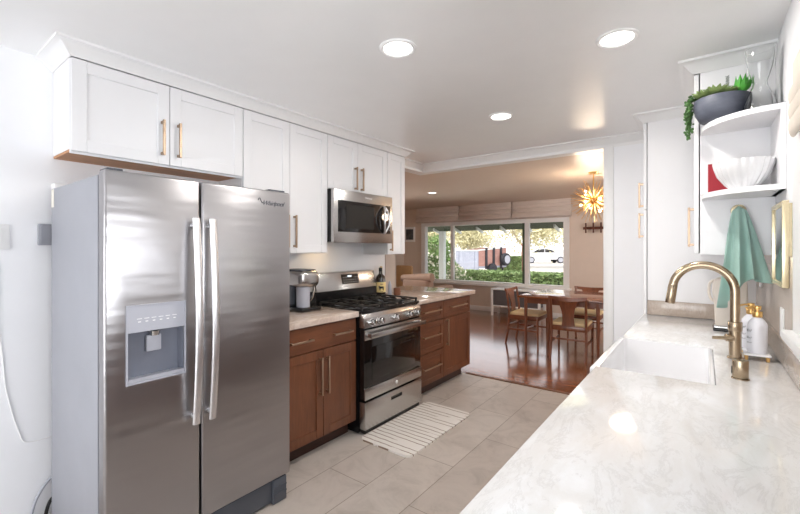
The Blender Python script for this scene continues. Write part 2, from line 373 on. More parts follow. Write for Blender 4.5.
def tag(o, label, cat, group=None, kind=None):
    o['label'] = label; o['category'] = cat
    if group: o['group'] = group
    if kind: o['kind'] = kind
    return o
def thing(name, label, cat, loc=(0, 0, 0), group=None):
    o = bpy.data.objects.new(name, None); COL.objects.link(o); o.location = loc; o.empty_display_size = 0.05
    OFF[o.name] = tuple(loc); return tag(o, label, cat, group)
def dup(o, loc=None, rotz=None, label=None, parent=None):
    c = o.copy(); COL.objects.link(c); c.parent = parent
    if loc is not None: c.location = loc
    if rotz is not None: c.rotation_euler = (0, 0, rotz)
    if label: c['label'] = label
    for ch in list(o.children): dup(ch, parent=c)
    return c
def catmull(P, n=8):
    P = [Vector(p) for p in P]; out = []
    Q = [P[0]] + P + [P[-1]]
    for i in range(1, len(Q) - 2):
        a, b_, c, d_ = Q[i - 1], Q[i], Q[i + 1], Q[i + 2]
        for k in range(n):
            u = k / n
            out.append(0.5 * ((2 * b_) + (c - a) * u + (2 * a - 5 * b_ + 4 * c - d_) * u * u + (3 * b_ - a - 3 * c + d_) * u ** 3))
    out.append(P[-1]); return out
def cut(o, mb):
    me = bpy.data.meshes.new('cutter'); bmesh.ops.recalc_face_normals(mb.bm, faces=mb.bm.faces); mb.bm.to_mesh(me); mb.bm.free()
    c = bpy.data.objects.new('cutter', me); COL.objects.link(c)
    if o.parent: c.location = OFF[o.name] and Vector((0, 0, 0))
    off = Vector(OFF[o.name]); me.transform(Matrix.Translation(-off)) if o.parent else None
    c.parent = o.parent
    md = o.modifiers.new('b', 'BOOLEAN'); md.object = c; md.operation = 'DIFFERENCE'; md.solver = 'EXACT'
    bpy.context.view_layer.update()
    dg = bpy.context.evaluated_depsgraph_get(); nm = bpy.data.meshes.new_from_object(o.evaluated_get(dg))
    o.modifiers.clear(); o.data = nm; bpy.data.objects.remove(c)
    for p in nm.polygons: p.use_smooth = True
    nm.set_sharp_from_angle(angle=math.radians(35))
def struct(mb, name, m, parent=None): return mb.build(name, m, parent, kind='structure')

# ------------------------------------------------------------------ the room
CZ = 2.325
struct(MB().box(-2.75, 0.40, -3.1, 4.0, -0.06, 0), 'floor', 'tile')
struct(MB().box(-6.2, 1.8, 4.0, 8.2, -0.06, 0).box(-6.2, -2.75, 2.9, 4.0, -0.06, 0), 'floor_dining', 'woodfloor')
struct(MB().box(-2.10, -0.6, 3.975, 4.02, 0, 0.008, 0.003), 'trim_threshold', 'threshold')
struct(MB().box(-2.75, 0.40, -3.1, 3.84, CZ, CZ + 0.08), 'ceiling', 'ceiling')
struct(MB().box(-6.2, 1.8, 3.96, 8.4, CZ + 0.012, CZ + 0.1).box(-6.2, -2.75, 2.9, 3.96, CZ + 0.012, CZ + 0.1), 'ceiling_dining', 'ceiling_dining')
struct(MB().box(-2.75, -2.63, -3.1, 3.395, 0, CZ), 'wall_left', 'wall_white')
struct(MB().box(-2.632, -2.622, 3.225, 3.396, 0.915, CZ - 0.06).box(-2.752, -2.622, 3.39, 3.405, 0, CZ - 0.06), 'trim_casing', 'jamb_taupe')
# right wall with the window over the sink
WY0, WY1, WZ0, WZ1 = -0.60, 1.80, 1.09, 2.0
struct(MB().box(0.263, 0.40, -3.1, WY0, 0, CZ).box(0.263, 0.40, WY1, 3.96, 0, CZ).box(0.263, 0.40, WY0, WY1, 0, WZ0).box(0.263, 0.40, WY0, WY1, WZ1, CZ), 'wall_right', 'wall_white')
struct(MB().box(0.253, 0.2635, WY1 + 0.15, 3.33, 1.012, 1.345), 'trim_backsplash', 'splash_tile')
w2 = struct(MB().box(0.30, 0.36, WY0, WY1, WZ0, WZ0 + 0.04).box(0.30, 0.36, WY0, WY1, WZ1 - 0.04, WZ1).box(0.30, 0.36, WY0, WY0 + 0.04, WZ0 + 0.04, WZ1 - 0.04)
       .box(0.30, 0.36, WY1 - 0.04, WY1, WZ0 + 0.04, WZ1 - 0.04).box(0.30, 0.36, 0.58, 0.62, WZ0 + 0.04, WZ1 - 0.04), 'window_2', 'trim_white')
struct(MB().box(0.328, 0.332, WY0 + 0.03, WY1 - 0.03, WZ0 + 0.03, WZ1 - 0.03), 'window_pane', 'glass_pane', w2)
struct(MB().box(0.244, 0.264, WY0 - 0.09, WY0, WZ0 - 0.02, WZ1 + 0.09).box(0.244, 0.264, WY1, WY1 + 0.15, WZ0 - 0.02, WZ1 + 0.09).box(0.244, 0.264, WY0, WY1, WZ1, WZ1 + 0.09)
       .box(0.215, 0.30, WY0 - 0.11, WY1 + 0.165, WZ0 - 0.035, WZ0, 0.006).box(0.244, 0.264, WY0 - 0.09, WY1 + 0.15, WZ0 - 0.09, WZ0 - 0.035), 'window_sill', 'trim_white', w2)
# wall behind the kitchen with glass doors
struct(MB().box(-2.75, -2.55, -3.1, -3.0, 0, CZ).box(0.35, 0.40, -3.1, -3.0, 0, CZ).box(-2.55, 0.35, -3.1, -3.0, 2.12, CZ), 'wall_rear', 'wall_white')
d1 = struct(MB().box(-2.55, -2.48, -3.08, -3.02, 0, 2.12).box(0.28, 0.35, -3.08, -3.02, 0, 2.12).box(-1.16, -1.04, -3.08, -3.02, 0, 2.05).box(-2.48, 0.28, -3.08, -3.02, 2.05, 2.12).box(-2.48, 0.28, -3.08, -3.02, 0, 0.06), 'door_1', 'trim_white')
struct(MB().box(-2.49, -1.15, -3.052, -3.048, 0.05, 2.06).box(-1.05, 0.29, -3.052, -3.048, 0.05, 2.06), 'door_pane', 'glass_pane', d1)
# header and right jamb between kitchen and dining room
struct(MB().box(-2.69, 0.40, 3.84, 3.96, 2.237, CZ + 0.02).box(-2.69, -2.57, 3.40, 3.84, 2.237, CZ + 0.02), 'wall_header', 'trim_white')
struct(MB().box(-0.685, 0.40, 3.84, 3.96, 0, 2.237), 'wall_back', 'wall_white')
struct(MB().box(-0.697, -0.62, 3.822, 3.84, 0, 2.24, 0.003).box(-0.697, -0.6855, 3.8405, 3.97, 0, 2.24), 'trim_jamb', 'trim_white')
# dining and living room shell
DX0, DX1, DZ0, DZ1 = -5.46, -2.15, 0.60, 1.915
struct(MB().box(-6.2, DX0, 8.2, 8.35, 0, 2.45).box(DX1, 1.8, 8.2, 8.35, 0, 2.45).box(DX0, DX1, 8.2, 8.35, 0, DZ0).box(DX0, DX1, 8.2, 8.35, DZ1, 2.45), 'wall_front', 'wall_beige')
struct(MB().box(-6.2, -6.06, 2.9, 4.05, 0, 2.45).box(-6.2, -6.06, 6.35, 8.2, 0, 2.45).box(-6.2, -6.06, 4.05, 6.35, 0, 0.9).box(-6.2, -6.06, 4.05, 6.35, 2.0, 2.45), 'wall_living_room', 'wall_beige')
for wn_, wx_, wy_ in (('fill_window_4', -6.13, 4.05), ('fill_window_3', 1.68, 5.05)):  # added unseen windows that let fill light into the dining and living room
    q = struct(MB().box(wx_ - 0.03, wx_ + 0.03, wy_, wy_ + 0.05, 0.9, 2.0).box(wx_ - 0.03, wx_ + 0.03, wy_ + 2.25, wy_ + 2.3, 0.9, 2.0).box(wx_ - 0.03, wx_ + 0.03, wy_ + 0.05, wy_ + 2.25, 0.9, 0.95).box(wx_ - 0.03, wx_ + 0.03, wy_ + 0.05, wy_ + 2.25, 1.95, 2.0).box(wx_ - 0.03, wx_ + 0.03, wy_ + 1.12, wy_ + 1.18, 0.95, 1.95), wn_, 'trim_white')
    struct(MB().box(wx_ - 0.002, wx_ + 0.002, wy_ + 0.04, wy_ + 2.26, 0.94, 1.96), 'window_pane', 'glass_pane', q)
struct(MB().box(1.6, 1.75, 3.96, 5.05, 0, 2.45).box(1.6, 1.75, 7.35, 8.2, 0, 2.45).box(1.6, 1.75, 5.05, 7.35, 0, 0.9).box(1.6, 1.75, 5.05, 7.35, 2.0, 2.45), 'wall_dining_side', 'wall_beige')
struct(MB().box(0.40, 1.75, 3.84, 3.96, 0, 2.45), 'wall_dining_rear', 'wall_beige')
struct(MB().box(-6.2, -2.75, 2.9, 3.0, 0, 2.45), 'wall_living_rear', 'wall_beige')
struct(MB().box(-6.06, 1.6, 8.183, 8.2, 0, 0.10, 0.003), 'baseboard_front', 'trim_white')
struct(MB().box(-6.06, -6.043, 3.0, 8.18, 0, 0.10, 0.003), 'baseboard_living_room', 'trim_white')
b = MB(); f = 0.045
b.box(DX0 - 0.06, DX0 + f, 8.17, 8.30, DZ0, DZ1 + 0.06).box(DX1 - f, DX1 + 0.06, 8.17, 8.30, DZ0, DZ1 + 0.06).box(DX0 + f, DX1 - f, 8.17, 8.30, DZ1 - 0.02, DZ1 + 0.06).box(DX0 + f, DX1 - f, 8.2, 8.30, DZ0, DZ0 + 0.04)
b.box(-4.72, -4.65, 8.2, 8.28, DZ0 + 0.04, DZ1 - 0.02).box(-2.97, -2.88, 8.2, 8.28, DZ0 + 0.04, DZ1 - 0.02)
b.box(DX0 - 0.1, DX1 + 0.1, 8.10, 8.22, DZ0 - 0.05, DZ0, 0.006)
w1 = struct(b, 'window_1', 'trim_white')
struct(MB().box(-3.02, -2.972, 8.205, 8.27, DZ0 + 0.04, DZ1 - 0.02), 'window_sash', 'eave', w1)
struct(MB().box(DX0 + 0.02, -4.70, 8.248, 8.252, DZ0 + 0.03, DZ1 - 0.01).box(-4.67, -2.99, 8.248, 8.252, DZ0 + 0.03, DZ1 - 0.01).box(-2.90, DX1 - 0.02, 8.248, 8.252, DZ0 + 0.03, DZ1 - 0.01), 'window_pane', 'glass_pane', w1)

# crown mouldings
def crown(p, zt, h): # profile (out, z)
    return [(0, zt - h), (0.006, zt - h), (0.010, zt - h + 0.006), (0.022, zt - h * 0.72), (p * 0.62, zt - h * 0.36), (p - 0.012, zt - 0.014), (p, zt - 0.012), (p, zt), (0, zt)]
CP = 0.07
struct(MB().sweep(crown(CP, CZ, 0.062), [((-2.63, 0.573), (0, -1)), ((-2.33, 0.573), (1, -1)), ((-2.33, 3.167), (1, 1)), ((-2.63, 3.167), (0, 1))]), 'trim_crown_left', 'trim_white')
struct(MB().sweep(crown(0.06, CZ, 0.062), [((-2.57, 3.25), (1, 0)), ((-2.57, 3.84), (1, -1)), ((0.262, 3.84), (0, -1))]), 'trim_crown_back', 'trim_white')
struct(MB().sweep(crown(0.065, CZ, 0.062), [((-0.345, 3.83), (-1, 0)), ((-0.345, 3.33), (-1, -1)), ((-0.045, 3.33), (-1, -1)), ((-0.045, 2.55), (-1, -1)), ((0.263, 2.55), (0, -1))]), 'trim_crown_right', 'trim_white')

# ------------------------------------------------------------------ cabinets
def shaker(x, s, y0, y1, z0, z1, fw=0.058, th=0.02, rec=0.007):
    """shaker door: back plane x, facing s (+1: +x)."""
    X = lambda a: x + s * a
    b = MB()
    b.box(X(0), X(th), y0, y0 + fw, z0, z1, 0.0015, 1).box(X(0), X(th), y1 - fw, y1, z0, z1, 0.0015, 1)
    b.box(X(0), X(th), y0 + fw, y1 - fw, z0, z0 + fw, 0.0015, 1).box(X(0), X(th), y0 + fw, y1 - fw, z1 - fw, z1, 0.0015, 1)
    b.box(X(0), X(th - rec), y0 + fw - 0.004, y1 - fw + 0.004, z0 + fw - 0.004, z1 - fw + 0.004)
    return b
def pull(x, s, y, z, length, parent, vertical=True, m='brass', r=0.006, stand=0.03):
    b = MB(); X = lambda a: x + s * a; h = length / 2
    if vertical:
        b.box(X(stand - 0.006), X(stand + 0.006), y - r, y + r, z - h, z + h, 0.0015, 1)
        for q in (-h + 0.012, h - 0.012): b.box(X(-0.0005), X(stand), y - r, y + r, z + q - 0.007, z + q + 0.007, 0.001, 1)
    else:
        b.box(X(stand - 0.006), X(stand + 0.006), y - h, y + h, z - r, z + r, 0.0015, 1)
        for q in (-h + 0.012, h - 0.012): b.box(X(-0.0005), X(stand), y + q - 0.007, y + q + 0.007, z - r, z + r, 0.001, 1)
    return b.build('handle', m, parent)

UG = 'white wall cabinets on the left wall'
def upper(label, y0, y1, z0, z1, doors, bottom='cab_white', group=UG):
    t = thing('wall_cabinet', label, 'cabinet', (-2.63, (y0 + y1) / 2, z0), group)
    MB().box(-2.629, -2.352, y0, y1, z0 + (0.014 if bottom != 'cab_white' else 0), z1).build('carcass', 'cab_white', t)
    if bottom != 'cab_white':
        MB().box(-2.628, -2.353, y0 + 0.002, y1 - 0.002, z0 + 0.002, z0 + 0.0135).build('underside', bottom, t)['label'] = 'bare oak underside'
        MB().box(-2.36, -2.3525, y0, y1, z0 - 0.006, z0 + 0.0135).build('bottom_rail', 'cab_white', t)
    for (a, c, hy, hz, hl) in doors:
        d = shaker(-2.351, 1, a + 0.0015, c - 0.0015, z0 + 0.004, z1 - 0.004).build('door', 'cab_white', t)
        if hy is not None: pull(-2.331, 1, hy, hz, hl, d)
    return t
upper('white two-door wall cabinet with oak underside above the refrigerator', 0.573, 1.441, 1.826, 2.264, [(0.573, 1.003, 0.962, 1.968, 0.19), (1.003, 1.441, 1.046, 1.968, 0.19)], 'oak_under')
upper('tall white two-door wall cabinet between refrigerator and microwave', 1.443, 2.158, 1.338, 2.264, [(1.443, 1.802, 1.772, 1.495, 0.23), (1.802, 2.158, 1.836, 1.495, 0.23)])
upper('short white two-door wall cabinet directly above the microwave', 2.16, 2.893, 1.842, 2.264, [(2.16, 2.50, 2.462, 1.955, 0.19), (2.50, 2.893, 2.538, 1.955, 0.19)])
upper('narrow single-door white wall cabinet at the far end past the microwave', 2.895, 3.167, 1.318, 2.264, [(2.895, 3.167, 2.935, 1.445, 0.19)])

def drawer_front(x, s, y0, y1, z0, z1, m='cab_brown_h'): return shaker(x, s, y0 + 0.002, y1 - 0.002, z0, z1, 0.045)
def base(label, y0, y1, endpanel=False):
    t = thing('base_cabinet', label, 'cabinet', (-2.35, (y0 + y1) / 2, 0), 'brown base cabinets on the left')
    MB().box(-2.625, -2.071, y0, y1, 0.105, 0.872).build('carcass', 'cab_brown', t)
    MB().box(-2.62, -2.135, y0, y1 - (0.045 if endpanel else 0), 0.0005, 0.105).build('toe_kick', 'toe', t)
    return t
XF = -2.07
t = base('brown base cabinet with one wide drawer over two doors between refrigerator and range', 1.50, 2.180)
d = MB().box(XF, XF + 0.02, 1.502, 2.178, 0.705, 0.862, 0.002, 1).build('drawer', 'cab_brown_h', t)
pull(XF + 0.02, 1, 1.665, 0.782, 0.18, d, False); pull(XF + 0.02, 1, 2.03, 0.782, 0.18, d, False)
d = shaker(XF, 1, 1.502, 1.858, 0.112, 0.695).build('door', 'cab_brown', t); pull(XF + 0.02, 1, 1.825, 0.525, 0.25, d)
d = shaker(XF, 1, 1.862, 2.178, 0.112, 0.695).build('door', 'cab_brown', t); pull(XF + 0.02, 1, 1.886, 0.525, 0.25, d)
t = base('brown base cabinet with a stack of three drawers beside the range', 2.938, 3.428)
for z0, z1 in ((0.692, 0.862), (0.405, 0.684), (0.112, 0.397)):
    d = drawer_front(XF, 1, 2.938, 3.428, z0, z1).build('drawer', 'cab_brown_h', t); pull(XF + 0.02, 1, 3.195, (z0 + z1) / 2 + 0.01, 0.3, d, False)
t = base('brown base cabinet with one drawer over one door at the end of the peninsula', 3.430, 3.985, True)
d = drawer_front(XF, 1, 3.430, 3.985, 0.692, 0.862).build('drawer', 'cab_brown_h', t); pull(XF + 0.02, 1, 3.71, 0.785, 0.33, d, False)
d = shaker(XF, 1, 3.432, 3.983, 0.112, 0.684).build('door', 'cab_brown', t); pull(XF + 0.02, 1, 3.475, 0.545, 0.26, d)

# counters on the left
tag(MB().box(-2.628, -2.025, 1.44, 2.184, 0.8725, 0.914, 0.003).build('countertop', 'counter_left'), 'pale stone countertop slab between refrigerator and range under the coffee maker', 'countertop')
tag(MB().prism([(-2.025, 2.936), (-2.025, 4.062), (-2.95, 4.062), (-2.95, 3.41), (-2.628, 3.41), (-2.628, 2.936)], 'Z', 0.8725, 0.914, 0.003).build('countertop', 'counter_left'), 'pale stone peninsula countertop past the range under the dark bottle', 'countertop')
struct(MB().box(-2.745, -2.63, 3.41, 3.985, 0, 0.872), 'wall_peninsula', 'wall_beige')

# right-hand run
for (y0, y1, z1, ds, lab) in ((0.03, 1.698, 0.872, (0.03, 0.86, 1.698), 'brown base cabinet under the near part of the right-hand counter'),
                              (1.702, 2.428, 0.655, (1.702, 2.065, 2.428), 'brown base cabinet under the apron of the white sink'),
                              (2.432, 3.32, 0.872, (2.432, 2.876, 3.32), 'brown base cabinet between the sink and the tall pantry')):
    t = thing('base_cabinet', lab, 'cabinet', (0, (y0 + y1) / 2, 0), 'brown base cabinets on the right')
    MB().box(-0.285, 0.255, y0, y1, 0.10, z1).build('carcass', 'cab_brown', t)
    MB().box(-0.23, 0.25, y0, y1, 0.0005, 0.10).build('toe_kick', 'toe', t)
    for a, c in zip(ds, ds[1:]):
        d = shaker(-0.286, -1, a + 0.002, c - 0.002, 0.112, z1 - 0.01).build('door', 'cab_brown', t); pull(-0.306, -1, c - 0.035, z1 - 0.2, 0.2, d)
cz = (0.8725, 0.914)
tag(MB().prism([(-0.344, 0.0), (0.2625, 0.0), (0.2625, 3.328), (-0.344, 3.328), (-0.344, 2.412), (0.030, 2.412), (0.030, 1.736), (-0.344, 1.736)], 'Z', *cz, 0.003).build('countertop', 'counter'),
    'polished white veined stone countertop around the white sink', 'countertop')
struct(MB().box(0.243, 0.2625, 0.0, 3.328, 0.9145, 1.012, 0.002).box(-0.324, 0.243, 3.310, 3.329, 0.9145, 1.012, 0.002), 'trim_splash_ledge', 'splash')

# sink
b = MB(); b.box(-0.368, 0.029, 1.737, 2.411, 0.665, 0.906, 0.010, 3)
t = b.build('farmhouse_sink', 'white_ceramic'); tag(t, 'white apron-front ceramic sink set into the right-hand counter', 'sink')
cut(t, MB().box(-0.338, 0.014, 1.752, 2.396, 0.695, 1.0, 0.02, 3))
OFF[t.name] = (0, 0, 0)
MB().cyl((-0.15, 2.05, 0.694), (-0.15, 2.05, 0.699), 0.045, seg=28).build('drain', 'steel_plain', t)

# tall pantry
t = thing('pantry_cabinet', 'tall white pantry cabinet standing at the far end of the sink counter', 'cabinet', (-0.04, 3.58, 0))
MB().box(-0.324, 0.262, 3.33, 3.82, 0.0005, 2.264).build('carcass', 'cab_white', t)
for z0, z1, hz in ((0.10, 1.648, 1.54), (1.652, 2.262, 1.758)):
    d = shaker(-0.329, -1, 3.332, 3.818, z0, z1).build('door', 'cab_white', t); pull(-0.349, -1, 3.375, hz, 0.18, d)

# upper right cabinet with open shelves
t = thing('wall_cabinet', 'white wall cabinet with open rounded end shelves right of the pantry', 'cabinet', (0.11, 2.8, 1.345))
MB().box(-0.02, 0.262, 2.55, 3.20, 1.345, 2.264).build('carcass', 'cab_white', t)
d = shaker(-0.025, -1, 2.552, 2.87, 1.349, 2.26).build('door', 'cab_white', t)
d = shaker(-0.025, -1, 2.874, 3.20, 1.349, 2.26).build('door', 'cab_white', t); pull(-0.045, -1, 2.912, 1.50, 0.23, d)
def qshelf(z0, z1):
    pts = [(0.2615, 2.5495), (-0.012, 2.5495)]
    for k in range(0, 17):
        a = PI / 2 * k / 16; pts.append((0.245 - 0.262 * math.cos(a), 2.525 - 0.285 * math.sin(a)))
    pts.append((0.2615, 2.24)); return MB().prism(pts, 'Z', z0, z1)
qshelf(1.945, 1.968).build('shelf', 'cab_white', t); qshelf(1.617, 1.640).build('shelf', 'cab_white', t)
MB().box(0.245, 0.2618, 2.238, 2.5495, 1.617, 1.968).build('back_panel', 'cab_white', t)

# ------------------------------------------------------------------ refrigerator
FX = -1.83
t = thing('refrigerator', 'stainless steel side-by-side refrigerator with ice and water dispenser', 'refrigerator', (-2.2, 0.98, 0))
MB().box(-2.555, -1.905, 0.55, 1.416, 0.02, 1.668, 0.006).build('case', 'fridge_side', t)['label'] = 'grey painted case'
dl = MB().box(-1.893, FX, 0.549, 0.918, 0.14, 1.682, 0.012, 4).build('freezer_door', 'steel', t)
cut(dl, MB().box(-1.885, FX + 0.05, 0.628, 0.846, 0.835, 1.142))
MB().box(-1.896, FX, 0.925, 1.418, 0.14, 1.682, 0.012, 4).build('fridge_door', 'steel', t)
MB().box(-1.906, -1.893, 0.56, 1.40, 0.145, 1.675).build('gasket', 'dark_plastic', t)
for y in (0.884, 0.958):
    b = MB(); pts = []
    for k in range(25):
        u = k / 24; pts.append((FX + 0.034 + 0.030 * math.sin(PI * u), y, 0.60 + u * 0.91))
    b.tube(pts, 0.0165, 14, sx=0.62)
    for z in (0.63, 1.48): b.cyl((FX - 0.001, y, z), (FX + 0.038, y, z), 0.011, seg=14)
    b.build('handle', 'steel_light', t)
# dispenser
dp = MB(); y0, y1, z0, z1 = 0.628, 0.846, 0.835, 1.142
dp.box(FX - 0.001, FX + 0.006, y0 - 0.006, y0, z0 - 0.006, z1 + 0.006).box(FX - 0.001, FX + 0.006, y1, y1 + 0.006, z0 - 0.006, z1 + 0.006)
dp.box(FX - 0.001, FX + 0.006, y0, y1, z1, z1 + 0.006).box(FX - 0.001, FX + 0.006, y0, y1, z0 - 0.006, z0)
dsp = dp.build('dispenser', 'lightgrey', t)
MB().prism([(FX - 0.05, 1.032), (FX + 0.007, 1.038), (FX + 0.002, 1.1415), (FX - 0.05, 1.1415)], 'Y', y0 + 0.0005, y1 - 0.0005).build('control_panel', 'lightgrey', dsp)
ic = MB()
for k in range(6): ic.box(FX + 0.003, FX + 0.0062, y0 + 0.036 + k * 0.027, y0 + 0.046 + k * 0.027, 1.077, 1.081)
for k in range(6): ic.box(FX + 0.003, FX + 0.0058, y0 + 0.032 + k * 0.027, y0 + 0.050 + k * 0.027, 1.090, 1.0925)
ic.build('button_marks', 'ink_white', dsp)
MB().box(-1.8845, -1.880, y0 + 0.0006, y1 - 0.0006, z0 + 0.001, 1.0315).box(-1.880, FX - 0.004, y0 + 0.0006, y0 + 0.004, z0 + 0.012, 1.0315).box(-1.880, FX - 0.004, y1 - 0.004, y1 - 0.0006, z0 + 0.012, 1.0315).build('recess', 'recess_grey', dsp)
MB().cyl((-1.855, 0.737, 1.031), (-1.855, 0.737, 1.012), 0.022, 0.018).build('nozzle', 'chrome', dsp)
MB().box(-1.876, -1.858, 0.708, 0.766, 0.945, 1.012, 0.004).build('paddle', 'lightgrey', dsp)
MB().prism([(-1.8795, 0.836), (FX + 0.004, 0.836), (FX + 0.006, 0.852), (-1.8795, 0.846)], 'Y', y0 + 0.001, y1 - 0.001).build('drip_tray', 'lightgrey', dsp)
MB().box(-1.89, -1.855, 0.56, 1.385, 0.012, 0.128, 0.004).build('kick_grille', 'dark_plastic', t)
MB().box(-1.885, -1.838, 1.315, 1.40, 0.002, 0.132, 0.006).box(-1.838, -1.832, 1.32, 1.395, 0.05, 0.06).box(-1.838, -1.832, 1.32, 1.395, 0.085, 0.095).build('front_foot', 'dark_plastic', t)
MB().box(-1.93, -1.85, 0.565, 0.62, 1.6825, 1.692, 0.003).build('hinge_cover', 'dark_plastic', t); MB().box(-1.95, -1.85, 1.30, 1.395, 1.6825, 1.692, 0.003).build('hinge_cover', 'dark_plastic', t)
MB().box(-2.49, -2.488, 0.5488, 0.5498, 1.60, 1.60 + 0.001).box(-2.548, -2.505, 0.5488, 0.5496, 1.575, 1.662).build('label_sticker', 'paper', t)

def text(s, name, size, loc, rot, m, parent, shear=0.0, extrude=0.0008, space=1.0):
    c = bpy.data.curves.new(name, 'FONT'); c.body = s; c.size = size; c.extrude = extrude; c.shear = shear; c.space_character = space; c.align_x = 'CENTER'; c.align_y = 'CENTER'
    tmp = bpy.data.objects.new('tmp', c); COL.objects.link(tmp); bpy.context.view_layer.update()
    me = bpy.data.meshes.new_from_object(tmp.evaluated_get(bpy.context.evaluated_depsgraph_get())); bpy.data.objects.remove(tmp)
    me.materials.clear(); me.materials.append(M[m]); o = bpy.data.objects.new(name, me); COL.objects.link(o); o.parent = parent
    o.location = Vector(loc) - Vector(OFF[parent.name]); o.rotation_euler = rot; OFF[o.name] = OFF[parent.name]; return o
lg = text('Whirlpool', 'logo', 0.034, (FX + 0.001, 1.305, 1.613), (PI / 2, 0, PI / 2), 'dark_plastic', t, 0.45, space=0.92)
MB().tube([(FX + 0.0015, 1.215 + 0.030 * k / 20, 1.624 + 0.012 * math.sin(k / 20 * PI * 1.8)) for k in range(21)], 0.0018, 6).build('logo_swirl', 'dark_plastic', t)

# fridge top box and electrical bits on the wall
tag(MB().box(-2.6295, -2.56, 0.562, 0.655, 1.6725, 1.70, 0.006).build('wall_bracket', 'white_plastic'), 'small white bracket on the left wall at the refrigerator top corner', 'bracket')
t = thing('light_switch', 'white rounded wall plate at the left edge of the white wall', 'switch', (-2.63, 0.37, 1.435))
MB().box(-2.6295, -2.622, 0.32, 0.413, 1.372, 1.49, 0.003).build('wall_plate', 'white_plastic', t)
MB().box(-2.6225, -2.617, 0.35, 0.385, 1.395, 1.465, 0.002).build('rocker', 'white_plastic', t)
tag(MB().box(-2.6295, -2.60, 0.512, 0.60, 1.392, 1.497, 0.004).box(-2.60, -2.596, 0.52, 0.59, 1.40, 1.488).build('wall_outlet', 'grey_plastic'), 'grey plate on the white wall just left of the refrigerator side', 'outlet')
def wire(pts, r, name, m, label):
    return tag(MB().tube(catmull(pts), r, 8).build(name, m), label, 'cord')
wire([(-2.627, 0.372, 1.31), (-2.627, 0.376, 1.25), (-2.627, 0.374, 1.05), (-2.627, 0.39, 0.85), (-2.627, 0.40, 0.72), (-2.627, 0.425, 0.58), (-2.627, 0.445, 0.50), (-2.627, 0.462, 0.445), (-2.627, 0.50, 0.43), (-2.627, 0.57, 0.43)], 0.003, 'cable', 'white_plastic', 'thin white cord trailing down the left wall to the refrigerator')
t = thing('water_hose', 'white water supply hose with brass valve low behind the refrigerator', 'hose', (-2.62, 0.48, 0))
MB().tube(catmull([(-2.615, 0.575, 0.235), (-2.61, 0.54, 0.21), (-2.61, 0.505, 0.15), (-2.61, 0.488, 0.09), (-2.61, 0.482, 0.06)]), 0.007, 10).build('hose', 'lightgrey', t)
MB().cyl((-2.61, 0.482, 0.075), (-2.61, 0.48, 0.035), 0.011).cyl((-2.6295, 0.48, 0.04), (-2.60, 0.48, 0.04), 0.009).build('valve', 'gold', t)
MB().cyl((-2.61, 0.48, 0.036), (-2.61, 0.48, 0.0005), 0.007).build('connector', 'blue_rub', t)
wire([(-2.615, 0.585, 0.14), (-2.61, 0.555, 0.11), (-2.61, 0.54, 0.05), (-2.60, 0.54, 0.006)], 0.008, 'cable', 'black_matte', 'black power cord on the floor behind the refrigerator side')

# ------------------------------------------------------------------ gas range
RY0, RY1 = 2.192, 2.930
t = thing('gas_range', 'stainless steel gas range with black cast iron grates between the brown cabinets', 'stove', (-2.3, 2.57, 0))
MB().box(-2.60, -2.035, RY0, RY1, 0.03, 0.895).box(-2.56, -2.06, RY0 + 0.02, RY1 - 0.02, 0.0005, 0.03).build('body', 'black', t)
MB().box(-2.60, -2.00, RY0 - 0.002, RY1 + 0.002, 0.895, 0.917, 0.006).build('cooktop', 'black', t)
MB().prism([(-2.034, 0.79), (-1.975, 0.79), (-1.985, 0.86), (-2.012, 0.8945), (-2.034, 0.8945)], 'Y', RY0, RY1, 0.002).build('control_panel', 'steel_plain', t)
for y in (2.265, 2.365, 2.561, 2.745, 2.85):
    k = MB().cyl((-1.979, y, 0.825), (-1.968, y, 0.827), 0.030, 0.029, 24).cyl((-1.968, y, 0.827), (-1.940, y, 0.831), 0.025, 0.021, 24, 0.002)
    k = k.build('knob', 'chrome', t)
    MB().box(-1.9405, -1.937, y - 0.003, y + 0.003, 0.822, 0.850).build('pointer', 'black', k)
MB().box(-2.034, -1.995, RY0 + 0.004, RY1 - 0.004, 0.776, 0.789).build('vent_strip', 'black', t)
od = MB().box(-2.034, -1.985, RY0 + 0.003, RY1 - 0.003, 0.262, 0.775, 0.003).build('oven_door', 'black_glass', t)
MB().box(-1.9849, -1.975, RY0 + 0.003, RY1 - 0.003, 0.262, 0.345, 0.002).box(-1.9849, -1.975, RY0 + 0.003, RY1 - 0.003, 0.70, 0.775, 0.002).build('door_trim', 'steel_plain', od)
h = MB(); h.box(-1.937, -1.917, RY0 + 0.012, RY1 - 0.012, 0.722, 0.758, 0.006)
for y in (RY0 + 0.03, RY1 - 0.03): h.box(-1.9755, -1.93, y - 0.014, y + 0.014, 0.725, 0.755, 0.004)
h.build('handle', 'steel_plain', od)
MB().box(-1.9848, -1.982, RY0 + 0.09, RY1 - 0.09, 0.39, 0.64, 0.001).build('window', 'black_glass', od)
MB().cyl((-1.9752, 2.571, 0.305), (-1.973, 2.571, 0.305), 0.014, seg=24).build('round_badge', 'ink_white', od)
dr = MB().box(-2.034, -1.975, RY0 + 0.003, RY1 - 0.003, 0.045, 0.245, 0.003).build('drawer', 'steel_plain', t)
cut(dr, MB().box(-1.99, -1.96, 2.50, 2.645, 0.178, 0.205)); OFF[dr.name] = OFF[t.name]
MB().box(-1.9895, -1.987, 2.5005, 2.6445, 0.1785, 0.2045).build('drawer_pull', 'black', dr)
MB().box(-2.034, -1.99, RY0 + 0.02, RY1 - 0.02, 0.012, 0.044).build('toe_strip', 'black', t)
